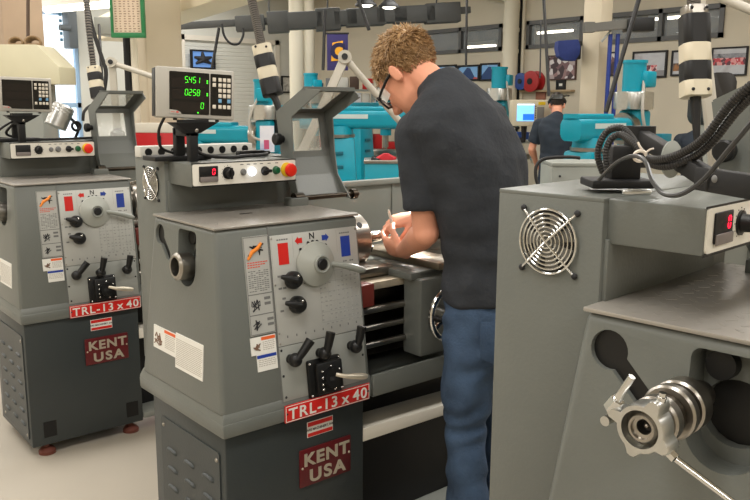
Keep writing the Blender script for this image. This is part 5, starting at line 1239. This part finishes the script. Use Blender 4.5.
# wall fan by the daylight window, low cabinet in the light
p = aty(70, 28, YB-.3); t = thing('wall_fan', p, 'dark fan unit on the wall beside the bright window', 'fan')
obj('box', MB().box(-.02, .13, 0, .3, -.32, .3, .02), pm('fan_box_dark', (88, 94, 98), .5), t); 
for a_ in range(5): obj('blade', MB().box(-.17, -.13, -.02, .02, -.22+a_*.1, -.17+a_*.1, .006), pm('fan_blue', (60, 100, 124), .5), t)
obj('shaft', MB().cyl((-.17, 0, 0), (0, 0, 0), .05), MATS['fan_box_dark'], t)
# far shelving crowded with bins
cols = [(196, 40, 40), (40, 90, 150), (220, 216, 206), (60, 60, 62), (226, 176, 50), (120, 120, 120), (20, 120, 140), (230, 232, 236), (90, 70, 60)]
rnd = random.Random(21)
c0 = atD(372, 120, 13.5); px = 13.5/FPX; b0 = V((c0.x, c0.y, 0))
t = thing('storage_rack', b0, 'grey storage rack crowded with bins behind the far mills', 'rack', M=A(b0))
zs = [.3, .75, 1.12, 1.45, 1.75]; HWd = 75*px
for z in zs: obj('shelf', MB().box(-HWd, HWd, 0, .4, z-.03, z), LIGHTG, t)
for x in (-HWd, 0, HWd):
    for y in (0, .4): obj('upright', MB().box(x-.02, x+.02, y-.02, y+.02, 0, 1.85), LIGHTG, t)
names = {0: 'red', 1: 'blue', 2: 'cream', 3: 'black', 4: 'yellow', 5: 'grey', 6: 'teal', 7: 'white', 8: 'brown'}
for zi, z in enumerate(zs[1:]):
    x = -HWd+.05; k = 0
    while x < HWd-.25:
        w = rnd.uniform(.1, .24); hgt = rnd.uniform(.1, .26); ci = rnd.randrange(len(cols)); k += 1
        p = A(b0) @ V((x+w/2, .08, z))
        q = thing('parts_bin', p, '%s bin on the far rack, %s shelf from the top, %s from its left end' % (names[ci], ['fourth', 'third', 'second', 'top'][zi] if zi < 3 else 'top', ['first', 'second', 'third', 'fourth', 'fifth', 'sixth', 'seventh', 'eighth', 'ninth', 'tenth', 'eleventh', 'twelfth', 'thirteenth', 'fourteenth', 'fifteenth'][k-1]), 'bin', 'bins on the far rack', M=A(p))
        if zi == 3: q['label'] = q['label'].replace('top shelf from the top', 'top shelf')
        obj('body', MB().hexa([(-w/2, 0, 0), (w/2, 0, 0), (w/2, .28, 0), (-w/2, .28, 0)], [(-w/2, -.03, hgt), (w/2, -.03, hgt), (w/2, .28, hgt), (-w/2, .28, hgt)], .01), pm('bin_'+names[ci], cols[ci], .45), q)
        x += w+rnd.uniform(.01, .08)
# sheet beside the chuck guard and yellow things by the near lathe
c = atD(268, 140, 7.5); px = 7.5/FPX
t = thing('sign_sheet', c, 'small pale blue poster standing left of the chuck guard of the middle lathe', 'poster', M=A(c))
obj('sheet', MB().box(-8*px, 6*px, 0, .02, -12*px, 14*px), ramp_mat('poster_pale', [(206, 216, 232), (226, 228, 236), (150, 170, 210)], 4), t); obj('picture', MB().box(-4*px, 1*px, -.004, 0, -9*px, 0), ramp_mat('poster_dark', [(60, 60, 90), (190, 80, 120), (30, 30, 40)], 12, kind='voronoi'), t)
obj('stand_leg', MB().cyl((0, .02, -12*px), (0, .02, -c.z), .02), BLKMET, t)

# grey machine cabinet past the tail end of the middle lathe, hose and cloth on it
D = 4.2; px = D/FPX; c = atD(583, 163, D)
t = thing('machine_cabinet', V((c.x, c.y, 0)), 'plain grey machine cabinet beyond the closest lathe, in front of a person in dark shirt', 'cabinet', M=A(V((c.x, c.y, 0))))
obj('body', MB().box(-30*px, 30*px, 0, .3, .03, c.z-.02, .006), LIGHTG, t); obj('lid', MB().box(-30*px, 30*px, -.003, .303, c.z-.02, c.z, .004), LIGHTG, t)
obj('screw', MB().sph((-22*px, -.002, c.z-.07), .006, 8), INKD, t)
for x in (-25*px, 25*px):
    for y in (.04, .26): obj('foot', MB().cyl((x, y, 0), (x, y, .03), .025), BLKMET, t)
cable('bent_hose', [atD(u, v, 4.1) for u, v in ((540, 190), (536, 178), (536.5, 166), (543, 159.5), (554, 157.5), (570, 157), (580, 158))], .009, 'black bent hose beside the grey cabinet behind the closest lathe')
yb = atD(512, 180, 3.4)
top('cleaning_cloth', MB(A(yb)).loft([ring(V((0, 0, z)), V((1, 0, 0)), V((0, 1, 0)), V((0, 0, 1)), w, w*.7, 16) for z, w in ((-.02, .03), (-.012, .042), (.006, .034), (.016, .015))]), YELLOW, 'crumpled yellow cloth on the splash guard of the middle lathe by his back', 'cloth')
# dark machine head behind the big plug
D = 6.2; px = D/FPX; c = atD(721, 100, D)
t = thing('dark_machine', V((c.x, c.y, 0)), 'dark rounded machine head on a column right of the big black and cream plug', 'machine', M=A(V((c.x, c.y, 0))))
obj('head', MB().prism(rrect(-15*px, 15*px, c.z-26*px, c.z+27*px, 9*px), 'y', 0, .35, .01), pm('machine_black', (40, 38, 36), .45), t)
obj('column', MB().box(-9*px, 9*px, .08, .3, .06, c.z-20*px, .02), LIGHTG, t); obj('base', MB().box(-.3, .3, -.1, .5, 0, .06, .01), BLKMET, t)
# things lying on the nearest teal mill in the middle
D = 7.4; px = D/FPX
for nm, u, v, w, h, m, lab in (('shop_rag', 386, 157, 11, 6, RED, 'red rag lying by the table of the teal mill in the middle'), ('black_box', 377, 166, 8, 9, BLACK, 'black box by the table of the teal mill in the middle')):
    p = atD(u, v, D)
    if nm == 'shop_rag': top(nm, MB(A(p)).loft([ring(V((0, .05, z*px)), V((1, 0, 0)), V((0, 1, 0)), V((0, 0, 1)), ww*px, .06, 14) for z, ww in ((-3, 10), (-1, 11), (1, 7), (3.2, 3))]), pm('rag_red', (190, 44, 54), .8, bump=.4), lab, 'rag')
    else: top(nm, MB(A(p) @ Matrix.Rotation(.35, 4, 'Y')).box(-w*px, w*px, 0, .12, -h*px, h*px*.8, .01), m, lab, 'box')
p = atD(381, 171, D); t = thing('tool_stand', V((p.x, p.y, 0)), 'teal cabinet stand under the red rag and black box', 'stand', M=A(V((p.x, p.y, 0))))
obj('body', MB().box(-16*px, 18*px, .0, .35, .05, atD(381, 160, D).z-.03, .01), TEAL, t); obj('top', MB().box(-17*px, 19*px, -.02, .37, atD(381, 160, D).z-.03, atD(381, 160, D).z, .004), STEEL, t); obj('plinth', MB().box(-15*px, 17*px, .02, .33, 0, .05), BLKMET, t)
